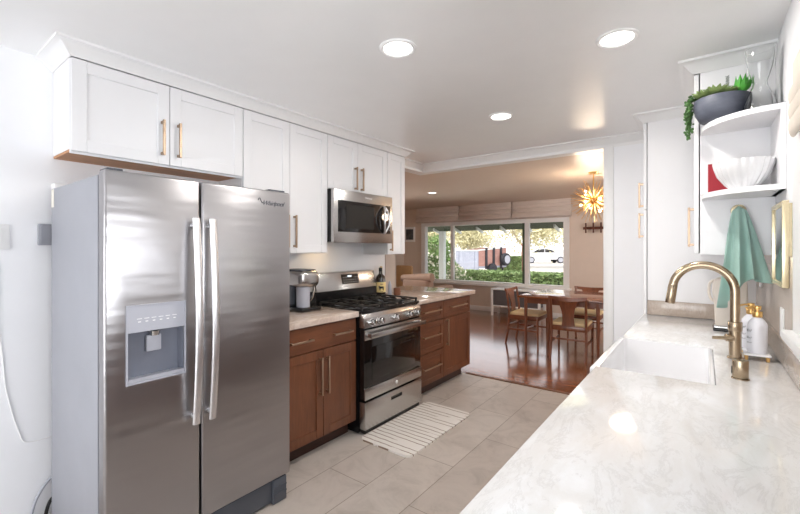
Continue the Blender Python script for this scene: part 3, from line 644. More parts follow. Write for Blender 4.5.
# backguard
MB().box(-2.60, -2.50, RY0, RY1, 0.917, 1.025).build('backguard_base', 'black', t)
MB().prism([(-2.60, 1.018), (-2.488, 1.018), (-2.53, 1.168), (-2.60, 1.172)], 'Y', RY0 - 0.002, RY1 + 0.002, 0.004).build('backguard', 'steel_plain', t)
disp = MB().prism([(-2.505, 1.065), (-2.499, 1.065), (-2.521, 1.148), (-2.528, 1.148)], 'Y', 2.49, 2.70).build('display', 'black_glass', t)
g = MB(); x_at = lambda z: -2.499 - (z - 1.065) * 0.265
for r in range(3):
    for c in range(7): 
        z = 1.077 + r * 0.02; y = 2.507 + c * 0.029
        if not (r == 2 and c in (2, 3, 4)): g.box(x_at(z) - 0.0005, x_at(z) + 0.0012, y, y + 0.012, z, z + 0.004)
g.build('key_marks', 'ink_white', disp)
z = 1.122; MB().box(x_at(z) - 0.003, x_at(z) + 0.001, 2.565, 2.575, z, z + 0.014).box(x_at(z) - 0.003, x_at(z) + 0.001, 2.582, 2.592, z, z + 0.014).box(x_at(z) - 0.003, x_at(z) + 0.001, 2.60, 2.61, z, z + 0.014).build('clock', 'screen', disp)
# grates and burners
for gy0, gy1 in ((2.203, 2.440), (2.446, 2.678), (2.684, 2.918)):
    g = MB(); z = 0.943; gx0, gx1 = -2.475, -2.015
    for y in (gy0, gy1 - 0.012): g.box(gx0, gx1, y, y + 0.012, z - 0.008, z + 0.004, 0.002, 1)
    for x in (gx0, (gx0 + gx1) / 2 - 0.006, gx1 - 0.012): g.box(x, x + 0.012, gy0 + 0.012, gy1 - 0.012, z - 0.008, z + 0.004, 0.002, 1)
    ym = (gy0 + gy1) / 2
    for x in (gx0 + 0.115, gx1 - 0.115):
        g.box(x - 0.005, x + 0.005, gy0 + 0.012, ym - 0.035, z - 0.006, z + 0.006).box(x - 0.005, x + 0.005, ym + 0.035, gy1 - 0.012, z - 0.006, z + 0.006)
        g.box(x - 0.09, x - 0.035, ym - 0.005, ym + 0.005, z - 0.006, z + 0.006).box(x + 0.035, x + 0.09, ym - 0.005, ym + 0.005, z - 0.006, z + 0.006)
    for x in (gx0, gx1 - 0.014):
        for y in (gy0, gy1 - 0.014): g.box(x, x + 0.014, y, y + 0.014, 0.917, z - 0.004)
    g.build('grate', 'black_matte', t)
for x, y in ((-2.36, 2.325), (-2.13, 2.325), (-2.245, 2.571), (-2.36, 2.80), (-2.13, 2.80)):
    bb = MB().cyl((x, y, 0.917), (x, y, 0.926), 0.048, 0.044, 24).build('burner', 'grey_plastic', t)
    MB().cyl((x, y, 0.926), (x, y, 0.934), 0.036, 0.034, 24, 0.002).build('burner_cap', 'black_matte', bb)

# ------------------------------------------------------------------ microwave
MY0, MY1, MZ0, MZ1, MX = 2.163, 2.89, 1.420, 1.838, -2.268
t = thing('microwave', 'stainless over-the-range microwave with black window mounted under the short cabinet', 'microwave', (-2.45, 2.53, MZ0))
MB().box(-2.628, -2.312, MY0, MY1, MZ0 + 0.006, MZ1, 0.003).build('body', 'black', t)
MB().box(-2.312, -2.30, MY0 + 0.003, MY1 - 0.003, MZ0 + 0.012, MZ1 - 0.004).build('seal', 'black', t)
dm = MB().box(-2.30, MX, MY0, MY1, MZ0, MZ1 - 0.002, 0.004).build('door', 'steel_plain', t)
MB().box(MX, MX + 0.004, MY0 + 0.045, MY1 - 0.035, MZ0 + 0.085, MZ1 - 0.085, 0.0015).build('window', 'black_glass', dm)
MB().box(MX + 0.0041, MX + 0.0052, MY0 + 0.13, MY0 + 0.47, MZ0 + 0.115, MZ1 - 0.115).build('window_screen', 'black_matte', dm)
km = MB()
for r in range(6):
    for c in range(2): km.box(MX + 0.004, MX + 0.0048, MY1 - 0.075 + c * 0.02, MY1 - 0.065 + c * 0.02, MZ0 + 0.115 + r * 0.03, MZ0 + 0.12 + r * 0.03)
km.build('key_marks', 'lightgrey', dm)
for s in (-1, 1):
    pts = [(MX + 0.008 + 0.035 * math.sin(PI * k / 20) ** 0.6, 2.762 + s * 0.033 * math.sin(PI * k / 20), 1.505 + 0.235 * k / 20) for k in range(21)]
    MB().tube(pts, 0.0095, 10).build('handle', 'steel_light', dm)
text('Whirlpool', 'logo', 0.022, (MX + 0.001, 2.56, MZ1 - 0.042), (PI / 2, 0, PI / 2), 'ink_white', dm, 0.3)
area('microwave_task_light', (-2.46, 2.3, 1.421), (0, 0, -1), 0.1, 0.1, 0.5, (1, 0.72, 0.42))

# ------------------------------------------------------------------ items on the left counter
t = thing('coffee_maker', 'silver and black single-serve coffee maker beside the refrigerator', 'coffee maker', (-2.43, 1.97, 0.9145))
MB().box(-2.57, -2.29, 1.875, 2.065, 0.9145, 0.944, 0.012, 3).build('base', 'black', t)
MB().box(-2.57, -2.44, 1.88, 2.06, 0.944, 1.19, 0.03, 3).build('column', 'dark_plastic', t)
MB().box(-2.565, -2.30, 1.878, 2.062, 1.088, 1.212, 0.04, 4).build('brew_head', 'steel_plain', t)
MB().box(-2.53, -2.33, 1.90, 2.04, 1.209, 1.220, 0.006).build('lid', 'dark_plastic', t)
MB().cyl((-2.375, 1.955, 0.944), (-2.375, 1.955, 1.10), 0.050, seg=28).build('inner_column', 'lightgrey', t)
MB().tube(catmull([(-2.47, 2.058, 0.945), (-2.40, 2.062, 1.00), (-2.37, 2.064, 1.10), (-2.36, 2.064, 1.20)]), 0.009, 10).build('side_trim', 'chrome', t)
def bottle(name, x, y, z, prof, m, lab, cat, parts=None):
    t = thing(name, lab, cat, (x, y, z)); MB().lathe(prof, (x, y, z)).build('body', m, t); return t
bx_, by_ = -2.50, 3.00
t = bottle('glass_bottle', bx_, by_, 0.9145, [(0, 0), (0.046, 0), (0.049, 0.004), (0.049, 0.165), (0.042, 0.19), (0.018, 0.215), (0.016, 0.24), (0, 0.24)], 'amber', 'dark glass bottle with a yellow label on the peninsula counter by the range', 'bottle')
b = MB(); r = 0.0496
for k in range(14):
    a0 = -1.75 + k * 0.17; a1 = a0 + 0.17
    b.face([(bx_ + r * math.cos(a0), by_ + r * math.sin(a0), 0.955), (bx_ + r * math.cos(a1), by_ + r * math.sin(a1), 0.955), (bx_ + r * math.cos(a1), by_ + r * math.sin(a1), 1.052), (bx_ + r * math.cos(a0), by_ + r * math.sin(a0), 1.052)])
lb = b.build('label', 'yellow_label', t)
a = -0.68; n_ = Vector((math.cos(a), math.sin(a), 0)); tt = Vector((-math.sin(a), math.cos(a), 0)); c0 = Vector((bx_, by_, 0)) + n_ * 0.0503
q = MB()
for (u0, u1, z0, z1) in ((-0.022, 0.022, 0.99, 1.012), (-0.020, -0.010, 0.974, 0.99), (0.010, 0.020, 0.974, 0.99), (-0.028, -0.020, 1.0, 1.018), (-0.012, 0.012, 1.03, 1.036), (-0.016, 0.016, 0.962, 0.966)):
    q.face([c0 + tt * u0 + Vector((0, 0, z0)), c0 + tt * u1 + Vector((0, 0, z0)), c0 + tt * u1 + Vector((0, 0, z1)), c0 + tt * u0 + Vector((0, 0, z1))])
q.build('label_print', 'black', lb)
MB().cyl((bx_, by_, 1.154), (bx_, by_, 1.188), 0.0175, seg=20, bev=0.002).build('cap', 'black', t)
t = bottle('glass_bottle', -2.585, 3.11, 0.9145, [(0, 0), (0.03, 0), (0.031, 0.004), (0.031, 0.15), (0.022, 0.18), (0.012, 0.20), (0.012, 0.26), (0, 0.26)], 'amber', 'taller dark bottle with pale neck wrap standing behind the yellow-labelled bottle', 'bottle')
MB().cyl((-2.585, 3.11, 1.118), (-2.585, 3.11, 1.195), 0.0135, seg=20, bev=0.002).build('neck_wrap', 'yellow_label', t)
t = thing('mug', 'small brown cup next to the dark bottle on the peninsula', 'cup', (-2.43, 3.17, 0.9145))
MB().lathe([(0, 0), (0.032, 0), (0.035, 0.004), (0.035, 0.068), (0.031, 0.068), (0.030, 0.008), (0, 0.008)], (-2.43, 3.17, 0.9145)).build('cup_body', 'copper', t)
t = thing('oil_dispenser', 'slim white dispenser tucked between the dark bottle and brown cup', 'bottle', (-2.49, 3.13, 0.9145))
MB().lathe([(0, 0), (0.02, 0), (0.021, 0.003), (0.018, 0.10), (0.01, 0.12), (0.009, 0.135), (0, 0.135)], (-2.49, 3.13, 0.9145)).build('body', 'lightgrey', t)

# kitchen mat
pts = []
mx0, mx1, my0, my1, rr = -1.985, -1.538, 2.14, 3.02, 0.05
for cx, cy, a0 in ((mx1 - rr, my1 - rr, 0), (mx0 + rr, my1 - rr, 90), (mx0 + rr, my0 + rr, 180), (mx1 - rr, my0 + rr, 270)):
    for k in range(7): a = math.radians(a0 + 15 * k); pts.append((cx + rr * math.cos(a), cy + rr * math.sin(a)))
tag(MB().prism(pts, 'Z', 0.0005, 0.012).build('floor_mat', 'mat_white'), 'white kitchen mat with broken brown stripes in front of the range', 'rug')

# ------------------------------------------------------------------ ceiling lights
def downlight(x, y, z, label, r=0.088, power=7, grp='recessed lights in the kitchen ceiling'):
    t = thing('recessed_light', label, 'ceiling light', (x, y, z), grp)
    MB().lathe([(r * 0.78, 0), (r, 0), (r, -0.006), (r * 0.9, -0.010), (r * 0.78, -0.006), (r * 0.78, 0)], (x, y, z - 0.0005), 36).build('trim_ring', 'white_plastic', t)
    MB().cyl((x, y, z - 0.001), (x, y, z - 0.004), r * 0.78, seg=32).build('lens', 'lamp', t)
    l = bpy.data.lights.new('downlight', 'AREA'); l.shape = 'DISK'; l.size = r * 1.6; l.energy = power; l.color = (1, 0.96, 0.91)
    o = bpy.data.objects.new('downlight_lamp', l); COL.objects.link(o); o.location = (x, y, z - 0.012)
    return t
downlight(-1.16, 1.52, CZ, 'recessed ceiling light straight out from the refrigerator')
downlight(-0.317, 2.043, CZ, 'recessed ceiling light above the sink counter')
downlight(-1.168, 2.75, CZ, 'recessed ceiling light nearest the dining opening, straight out from the range')
downlight(-3.77, 5.92, CZ + 0.012, 'recessed ceiling light in the room beyond, near the front window shades', 0.085, 5, 'recessed lights in the room beyond')

# ------------------------------------------------------------------ right counter items
# faucet
fx, fy = 0.101, 2.206
t = thing('kitchen_faucet', 'brushed champagne gooseneck pull-down faucet behind the sink', 'faucet', (fx, fy, 0.9145))
MB().cyl((fx, fy, 0.9145), (fx, fy, 0.921), 0.028, 0.026, 32).cyl((fx, fy, 0.921), (fx, fy, 1.065), 0.0215, seg=32).cyl((fx, fy, 1.03), (fx, fy, 1.068), 0.0245, seg=32, bev=0.002).build('base', 'faucet', t)
R_ = 0.109; zc = 1.322 - 0.018 - R_
pts = [(fx, fy, 1.066), (fx, fy, 1.12)] + [(fx - R_ + R_ * math.cos(a), fy, zc + R_ * math.sin(a)) for a in [PI * 0.955 * k / 22 for k in range(23)]]
e = Vector(pts[-1]); dv = Vector((-math.sin(PI * 0.955), 0, math.cos(PI * 0.955)))
MB().tube(pts, 0.0172, 18).build('spout', 'faucet', t)
MB().cyl(e - dv * 0.002, e + dv * 0.082, 0.0180, 0.0190, 24, 0.001).build('spray_head', 'faucet', t)
lv = MB().cyl((fx, fy, 1.0), (fx - 0.03, fy - 0.015, 1.0), 0.016, seg=20, bev=0.001)
lv.build('handle_hub', 'faucet', t)
MB().tube([(fx - 0.005, fy - 0.02, 1.002), (fx - 0.045, fy - 0.03, 1.0), (fx - 0.076, fy - 0.04, 0.999)], [0.010, 0.0075, 0.0065], 14).build('lever', 'faucet', t)
ax, ay = 0.100, 1.872
t = thing('air_gap', 'short brushed champagne air gap cap on the counter before the faucet', 'air gap', (ax, ay, 0.9145))
MB().cyl((ax, ay, 0.9145), (ax, ay, 0.918), 0.026, 0.025, 32).cyl((ax, ay, 0.918), (ax, ay, 0.982), 0.0235, seg=32, bev=0.003).build('cap', 'faucet', t)
MB().box(ax - 0.025, ax - 0.0225, ay - 0.004, ay + 0.004, 0.93, 0.955).build('slot', 'black', t)

# soap tray and bottles
t = thing('soap_tray', 'small white ceramic tray on four gold feet holding the soap bottles', 'tray', (0.170, 2.28, 0.9145))
MB().box(0.1285, 0.215, 2.195, 2.375, 0.934, 0.942, 0.003).build('tray_top', 'white_ceramic', t)
for x in (0.137, 0.204):
    for y in (2.207, 2.363): MB().cyl((x, y, 0.9145), (x, y, 0.934), 0.006, 0.007, 14).build('foot', 'gold', t)
def soap(x, y, lab, ang):
    t = thing('soap_dispenser', lab, 'soap dispenser', (x, y, 0.9425), 'white pump bottles on the tray')
    r = 0.0325
    MB().lathe([(0, 0), (r - 0.003, 0), (r, 0.004), (r, 0.112), (r - 0.002, 0.124), (r - 0.010, 0.137), (0.016, 0.144), (0.0145, 0.148), (0, 0.148)], (x, y, 0.9425), 36).build('bottle', 'soap', t)
    MB().cyl((x, y, 1.0905), (x, y, 1.114), 0.0165, seg=24, bev=0.0015).build('collar', 'gold', t)
    c, s = math.cos(ang), math.sin(ang)
    MB().cyl((x, y, 1.114), (x, y, 1.122), 0.006, seg=14).cyl((x, y, 1.122), (x, y, 1.138), 0.0125, seg=20, bev=0.002).tube([(x, y, 1.132), (x + 0.02 * c, y + 0.02 * s, 1.132), (x + 0.042 * c, y + 0.042 * s, 1.127)], 0.004, 10).build('pump', 'gold', t)
    for row, (zz, n, amp) in enumerate(((1.035, 26, 0.008), (1.005, 26, 0.006), (0.985, 18, 0.003))):
        q = []
        for k in range(n):
            a = ang + 0.55 - k * 0.045 if True else 0
            q.append((x + (r + 0.0004) * math.cos(a), y + (r + 0.0004) * math.sin(a), zz + amp * 0.7 * math.sin(k * 1.25) + 0.002 * math.sin(k * 0.7)))
        MB().tube(q, 0.0005, 5).build('lettering', 'ink', t)
soap(0.174, 2.238, 'white pump soap bottle with gold top nearer the sink on the tray', PI * 1.12)
soap(0.160, 2.325, 'white pump soap bottle with gold top at the back of the tray', PI * 1.12)

# cream appliance by the pantry
t = thing('small_appliance', 'cream upright countertop appliance with black base behind the faucet', 'appliance', (0.117, 2.93, 0.9145))
MB().box(0.035, 0.20, 2.86, 3.00, 0.9145, 0.932, 0.006).build('base', 'black', t)
MB().box(0.04, 0.195, 2.862, 2.998, 0.932, 0.942, 0.003).build('chrome_band', 'chrome', t)
MB().prism([(0.046, 0.942), (0.19, 0.942), (0.184, 1.19), (0.170, 1.208), (0.055, 1.208), (0.036, 1.19), (0.032, 1.13), (0.042, 1.05)], 'Y', 2.866, 2.994, 0.010).build('body', 'cream_paint', t)
MB().tube(catmull([(0.042, 2.93, 1.195), (0.022, 2.93, 1.175), (0.018, 2.93, 1.13), (0.026, 2.93, 1.09), (0.042, 2.93, 1.075)]), 0.007, 10).build('handle', 'cream_paint', t)

# outlets on the right wall
for y, z, lab in ((3.03, 1.22, 'white outlet plate on the tiled wall behind the soap bottles'), (2.24, 1.075, 'white outlet plate low on the tiled wall by the window sill')):
    t = thing('wall_outlet', lab, 'outlet', (0.253, y, z))
    MB().box(0.2465, 0.2528, y - 0.037, y + 0.037, z - 0.06, z + 0.06, 0.002).build('wall_plate', 'white_plastic', t)
    MB().box(0.2445, 0.2465, y - 0.017, y + 0.017, z - 0.034, z + 0.034, 0.001).build('socket', 'white_plastic', t)

# framed picture on the right wall
t = thing('framed_picture', 'small pale gold framed glass picture on the right wall below the shelves', 'picture', (0.263, 2.245, 1.39))
X0, X1, Y0, Y1, Z0, Z1, fw = 0.233, 0.2525, 2.09, 2.40, 1.226, 1.558, 0.018
MB().box(X0, X1, Y0, Y0 + fw, Z0, Z1, 0.0015).box(X0, X1, Y1 - fw, Y1, Z0, Z1, 0.0015).box(X0, X1, Y0 + fw, Y1 - fw, Z0, Z0 + fw, 0.0015).box(X0, X1, Y0 + fw, Y1 - fw, Z1 - fw, Z1, 0.0015).box(X1 - 0.001, 0.2625, Y0 + 0.01, Y1 - 0.01, 1.346, Z1 - 0.01).build('frame', 'brass_pale', t)
MB().box(X0 + 0.006, X0 + 0.010, Y0 + fw - 0.002, Y1 - fw + 0.002, Z0 + fw - 0.002, Z1 - fw + 0.002).build('picture_glass', 'mirror', t)

# roman shade over the sink window
b = MB()
b.box(0.229, 0.2435, -0.65, 1.835, 1.85, 1.985, 0.004)
for k in range(3): b.tube([(0.2305, -0.65, 1.875 - 0.05 * k), (0.2295, 0.6, 1.87 - 0.05 * k), (0.2305, 1.835, 1.875 - 0.05 * k)], [0.034] * 3, 14, sx=0.36)
tag(b.build('roman_shade', 'shade_cream'), 'cream folded roman shade over the sink window at the right edge', 'window shade')

# bowl of succulents
sx_, sy_, sz_ = 0.062, 2.432, 1.9685
t = thing('succulent_bowl', 'dark slate bowl of trailing succulents on the top rounded shelf', 'planter', (sx_, sy_, sz_))
MB().lathe([(0, 0), (0.06, 0), (0.082, 0.012), (0.103, 0.05), (0.108, 0.085), (0.105, 0.112), (0.098, 0.112), (0.093, 0.095), (0, 0.092)], (sx_, sy_, sz_), 40).build('bowl', 'bowl_dark', t)
def leaf(b, p, d, L, w, up=Vector((0, 0, 1))):
    p = Vector(p); d = Vector(d).normalized(); s_ = d.cross(up)
    s_ = s_.normalized() if s_.length > 1e-4 else Vector((1, 0, 0)); n2 = s_.cross(d)
    a = [p, p + d * L * 0.45 + s_ * w, p + d * L + n2 * L * 0.15, p + d * L * 0.45 - s_ * w, p + d * L * 0.45 + n2 * w * 0.7, p + d * L * 0.45 - n2 * w * 0.5]
    v = [b.bm.verts.new(q) for q in a]
    for f_ in ((0, 1, 4), (1, 2, 4), (2, 3, 4), (3, 0, 4), (1, 0, 5), (2, 1, 5), (3, 2, 5), (0, 3, 5)): b.bm.faces.new([v[i] for i in f_])
def rosette(c, r, m, tilt=0.0):
    b = MB()
    for ring, (cnt, el, f_) in enumerate(((9, 0.25, 1.0), (8, 0.6, 0.8), (6, 1.0, 0.55), (3, 1.35, 0.35))):
        for k in range(cnt):
            a = 2 * PI * k / cnt + ring * 0.4
            leaf(b, c, (math.cos(a) * math.cos(el) + tilt, math.sin(a) * math.cos(el), math.sin(el)), r * f_, r * 0.26 * f_ + 0.002)
    return b.build('rosette', m, t, smooth=60)
zt = sz_ + 0.122
rosette((sx_ - 0.065, sy_ - 0.04, zt), 0.058, 'leaf'); rosette((sx_ - 0.02, sy_ - 0.055, zt + 0.004), 0.062, 'leaf'); rosette((sx_ + 0.03, sy_ - 0.05, zt), 0.04, 'leaf')
rosette((sx_ - 0.03, sy_ + 0.02, zt + 0.01), 0.068, 'leaf_dark'); rosette((sx_ + 0.03, sy_ + 0.03, zt + 0.006), 0.062, 'leaf'); rosette((sx_ - 0.085, sy_ + 0.02, zt), 0.035, 'leaf_dark')
b = MB()
for k in range(11):
    a = k * 2.4; leaf(b, (sx_ + 0.068 + 0.008 * math.cos(a), sy_ - 0.008 + 0.008 * math.sin(a), zt - 0.005), (0.5 * math.cos(a) + 0.25, 0.5 * math.sin(a), 1), 0.075 + 0.02 * random.random(), 0.015)
b.build('agave_leaves', 'leaf_bright', t)
b = MB()
for k in range(40): a = k * 2.4; leaf(b, (sx_ + 0.022, sy_ + 0.005, zt + 0.02 + k * 0.0018), (math.cos(a), math.sin(a), 0.5), 0.011, 0.003)
b.build('upright_sprig', 'leaf_grey', t)
for si, (ox, oy, ln) in enumerate(((-0.112, 0.0, 0.17), (-0.115, -0.03, 0.11), (-0.108, 0.03, 0.13), (-0.117, 0.012, 0.20))):
    b = MB(); p = Vector((sx_ - 0.05, sy_ + oy * 0.6, zt + 0.012)); tgt = Vector((sx_ + ox, sy_ + oy, zt + 0.012)); pts = [p, (p + tgt) / 2 + Vector((0, 0, 0.012)), tgt]
    n = int(ln / 0.012)
    for k in range(1, n): pts.append(Vector((sx_ + ox - 0.012 - 0.006 * math.sin(k * 0.9 + si), sy_ + oy + 0.004 * math.sin(k + si), zt + 0.008 - k * 0.012)))
    b.tube(pts, 0.0015, 5)
    for q in pts[1:]:
        for j in range(5):
            b.sphere(q + Vector((random.uniform(-0.009, 0.009), random.uniform(-0.009, 0.009), random.uniform(-0.005, 0.005))), random.uniform(0.0045, 0.0065), 6)
    b.build('trailing_stem', 'leaf_dark', t)

# glass vase (hollow)
vx, vy, vz = 0.190, 2.335, 1.9685
tag(MB().lathe([(0, 0), (0.056, 0), (0.060, 0.004), (0.056, 0.03), (0.040, 0.075), (0.026, 0.11), (0.024, 0.125), (0.031, 0.15), (0.042, 0.19), (0.047, 0.23), (0.050, 0.27), (0.0478, 0.27), (0.045, 0.23), (0.040, 0.19), (0.029, 0.15), (0.0218, 0.126), (0.0238, 0.11), (0.038, 0.075), (0.053, 0.03), (0.055, 0.008), (0, 0.006)], (vx, vy, vz), 40)
    .build('glass_vase', 'vase'), 'clear hourglass-shaped glass vase on the top rounded shelf', 'vase')

# ribbed bowl and red book
wx, wy, wz = 0.138, 2.395, 1.6405
tag(MB().lathe([(0, 0.0), (0.042, 0.0), (0.045, 0.006), (0.062, 0.024), (0.088, 0.065), (0.100, 0.105), (0.104, 0.128), (0.099, 0.128), (0.093, 0.10), (0.08, 0.062), (0.055, 0.025), (0, 0.014)], (wx, wy, wz), 96, rib=(22, 0.08)).build('ribbed_bowl', 'ribbed'),
    'white ribbed glass serving bowl on the lower rounded shelf', 'bowl')
t = thing('red_book', 'small red book standing behind the white ribbed bowl', 'book', (0.06, 2.53, 1.6405))
MB().box(0.012, 0.115, 2.518, 2.521, 1.6405, 1.792).box(0.012, 0.115, 2.545, 2.548, 1.6405, 1.792).box(0.012, 0.015, 2.521, 2.545, 1.6405, 1.792).build('cover', 'red', t)
MB().box(0.016, 0.112, 2.5212, 2.5448, 1.6425, 1.789).build('pages', 'paper', t)

# hook and towel
hx, hz_ = 0.128, 1.556
t = thing('towel_hook', 'round pale wooden knob hook on the side of the shelf cabinet', 'hook', (hx, 2.55, hz_))
MB().cyl((hx, 2.5495, hz_), (hx, 2.528, hz_), 0.012, seg=20).build('post', 'brass_pale', t)
MB().cyl((hx, 2.528, hz_), (hx, 2.512, hz_), 0.030, 0.030, 28, 0.004).build('knob', 'brass_pale', t)
b = MB(); NA, NZ = 72, 34; rings = []
for i in range(NZ + 1):
    u = i / NZ; ring = []
    for k in range(NA):
        q = 2 * PI * k / NA
        hw = 0.022 + 0.058 * u ** 0.75; hd = 0.012 + 0.026 * u
        fold = 1 + 0.30 * u ** 0.5 * math.sin(q * 5 + 1.1 + u * 0.8) + 0.10 * u * math.sin(q * 9 + 0.5)
        x = hx + 0.012 * u + hw * fold * math.cos(q); y = 2.500 + hd * (1 + 0.75 * u ** 0.4 * math.sin(q * 7 + 0.6 + u)) * math.sin(q) - 0.012 * u
        if i == 0: x = hx + 0.012 * math.cos(q); y = 2.502 + 0.005 * math.sin(q)
        low = 0.305 + 0.065 * math.cos(q - 3.6) + 0.045 * math.cos(2 * q - 0.4)
        top = 1.578 - 0.010 * (1 - u) * abs(math.cos(q))
        if u < 0.2: y = min(y, 2.508)
        ring.append(b.bm.verts.new((x, min(y, 2.545), top - (low + 0.075) * u)))
    rings.append(ring)
for A, B in zip(rings, rings[1:]):
    for k in range(NA): b.bm.faces.new((A[k], A[(k + 1) % NA], B[(k + 1) % NA], B[k]))
b.bm.faces.new(rings[0])
tag(b.build('dish_towel', 'towel', smooth=70), 'sage green dish towel hanging from the hook under the shelves', 'towel')

# ------------------------------------------------------------------ dining room
def make_chair(label):
    t = thing('dining_chair', label, 'chair', (0, 0, 0), 'wooden dining chairs around the table')
    for s in (-1, 1):
        pts = [(s * 0.205, -0.265, 0.0), (s * 0.203, -0.235, 0.15), (s * 0.20, -0.215, 0.38), (s * 0.20, -0.222, 0.55), (s * 0.205, -0.255, 0.775)]
        MB().tube(catmull(pts, 5), 0.016, 10).build('leg', 'furn', t)
        MB().tube([(s * 0.205, 0.205, 0.0), (s * 0.205, 0.20, 0.40)], [0.012, 0.018], 10).build('leg', 'furn', t)
        MB().box(s * 0.205 - 0.008, s * 0.205 + 0.008, -0.225, 0.20, 0.20, 0.225, 0.003).build('stretcher', 'furn', t)
    MB().box(-0.195, 0.195, -0.012, 0.012, 0.202, 0.223, 0.003).build('stretcher', 'furn', t)
    MB().box(-0.19, 0.19, -0.236, -0.216, 0.25, 0.272, 0.003).build('stretcher', 'furn', t)
    MB().box(-0.215, 0.215, -0.215, 0.215, 0.36, 0.42, 0.006).build('seat_frame', 'furn', t)
    MB().box(-0.208, 0.208, -0.20, 0.218, 0.415, 0.458, 0.016, 3).build('seat', 'cream', t)
    b = MB()
    n = 14; prev = None; R0 = []
    for k in range(n + 1):
        u = k / n * 2 - 1; x = 0.225 * u; y = -0.262 - 0.02 * (1 - u * u); hh = 0.020 + 0.016 * (1 - abs(u)) ; zc_ = 0.775 - 0.012 * (1 - u * u)
        R0.append([b.bm.verts.new((x, y + dy, zc_ + dz)) for dy, dz in ((-0.010, -hh), (0.010, -hh), (0.010, 0.016), (-0.010, 0.016))])
    for A, B in zip(R0, R0[1:]):
        for k in range(4): b.bm.faces.new((A[k], A[(k + 1) % 4], B[(k + 1) % 4], B[k]))
    b.bm.faces.new(R0[0]); b.bm.faces.new(R0[-1][::-1]); b.build('top_rail', 'furn', t)
    b = MB(); R0 = []
    for k in range(11):
        u = k / 10; z = 0.42 + u * 0.32; w = 0.062 + 0.03 * (2 * u - 0.75) ** 2 + 0.012 * u; y = -0.222 - 0.052 * u * u
        R0.append([b.bm.verts.new((sx * w, y + dy, z)) for sx, dy in ((-1, -0.006), (1, -0.006), (1, 0.006), (-1, 0.006))])
    for A, B in zip(R0, R0[1:]):
        for k in range(4): b.bm.faces.new((A[k], A[(k + 1) % 4], B[(k + 1) % 4], B[k]))
    b.bm.faces.new(R0[0]); b.bm.faces.new(R0[-1][::-1]); b.build('splat', 'furn', t)
    return t
ch = make_chair('wooden dining chair with its back to the kitchen on the near side of the table')
ch.location = (-1.345, 5.40, 0); ch.rotation_euler = (0, 0, 0.05)
dup(ch, (-2.055, 5.83, 0), -PI / 2, 'wooden dining chair side-on at the left end of the table, nearest the front window')
dup(ch, (-1.39, 6.37, 0), PI, 'wooden dining chair on the far side of the table, mostly hidden below its top rail')
dup(ch, (-0.76, 5.78, 0), PI / 2, 'wooden dining chair at the right end of the table behind the white jamb')
t = thing('dining_table', 'polished brown wooden dining table in front of the big window', 'table', (-1.45, 5.75, 0))
MB().box(-1.99, -0.86, 5.21, 6.28, 0.725, 0.75, 0.006).build('tabletop', 'furn_top', t)
MB().box(-1.90, -0.94, 5.265, 5.285, 0.655, 0.725).box(-1.90, -0.94, 6.20, 6.22, 0.655, 0.725).box(-1.91, -1.89, 5.285, 6.20, 0.655, 0.725).box(-0.95, -0.93, 5.285, 6.20, 0.655, 0.725).build('apron', 'furn', t)
for x, y in ((-1.895, 5.28), (-1.60, 5.28), (-1.02, 5.28), (-1.895, 6.205), (-0.945, 6.205)):
    MB().tube([(x, y, 0.0), (x, y, 0.724)], [0.014, 0.024], 12).build('leg', 'furn', t)

# sputnik chandelier
cx, cy, cz_ = -1.125, 5.55, 1.975
t = thing('sputnik_chandelier', 'gold starburst chandelier with glowing bulbs over the dining table', 'chandelier', (cx, cy, cz_))
MB().cyl((cx, cy, CZ + 0.011), (cx, cy, CZ - 0.012), 0.062, 0.055, 28).build('canopy', 'gold', t)
MB().cyl((cx, cy, CZ - 0.012), (cx, cy, cz_), 0.008, seg=12).build('stem', 'gold', t)
MB().sphere((cx, cy, cz_), 0.045, 20).build('hub', 'gold', t)
N = 110; ga = PI * (3 - math.sqrt(5))
for k in range(N):
    z = 1 - 2 * (k + 0.5) / N; r = math.sqrt(1 - z * z); d = Vector((r * math.cos(ga * k), r * math.sin(ga * k), z))
    if d.z > 0.93: continue
    c0 = Vector((cx, cy, cz_))
    if k % 10 == 2:
        a = MB().cyl(c0 + d * 0.04, c0 + d * 0.115, 0.004, seg=8).cyl(c0 + d * 0.115, c0 + d * 0.14, 0.008, seg=10).build('arm', 'gold', t)
        MB().sphere(c0 + d * 0.155, 0.015, 10).build('bulb', 'bulb', a)
    else:
        L = 0.255 + 0.035 * random.random()
        MB().cyl(c0 + d * 0.04, c0 + d * L, 0.005, 0.003, 7).build('spike', 'gold', t)
pl = bpy.data.lights.new('chandelier_light', 'POINT'); pl.energy = 42; pl.color = (1, 0.80, 0.60); pl.shadow_soft_size = 0.2
po = bpy.data.objects.new('chandelier_lamp', pl); COL.objects.link(po); po.location = (cx, cy, cz_)

# front window shades
for i, (x0, x1, lab) in enumerate(((-5.62, -4.46, 'linen roman shade folded at the top of the left window pane'), (-4.44, -3.22, 'linen roman shade folded at the top of the middle window pane'), (-3.20, -2.04, 'linen roman shade folded at the top of the right window pane'))):
    b = MB(); b.box(x0, x1, 8.11, 8.165, 2.20, 2.335, 0.006)
    for z, dp in ((2.255, 0.03), (2.16, 0.05), (2.05, 0.062)):
        b.prism([(8.165, z + 0.06), (8.135 - dp * 0.3, z + 0.055), (8.12 - dp, z - 0.035), (8.125 - dp, z - 0.05), (8.165, z - 0.07)], 'X', x0, x1, 0.006)
    tag(b.build('roman_shade', 'shade'), lab, 'window shade', 'linen roman shades on the front window')

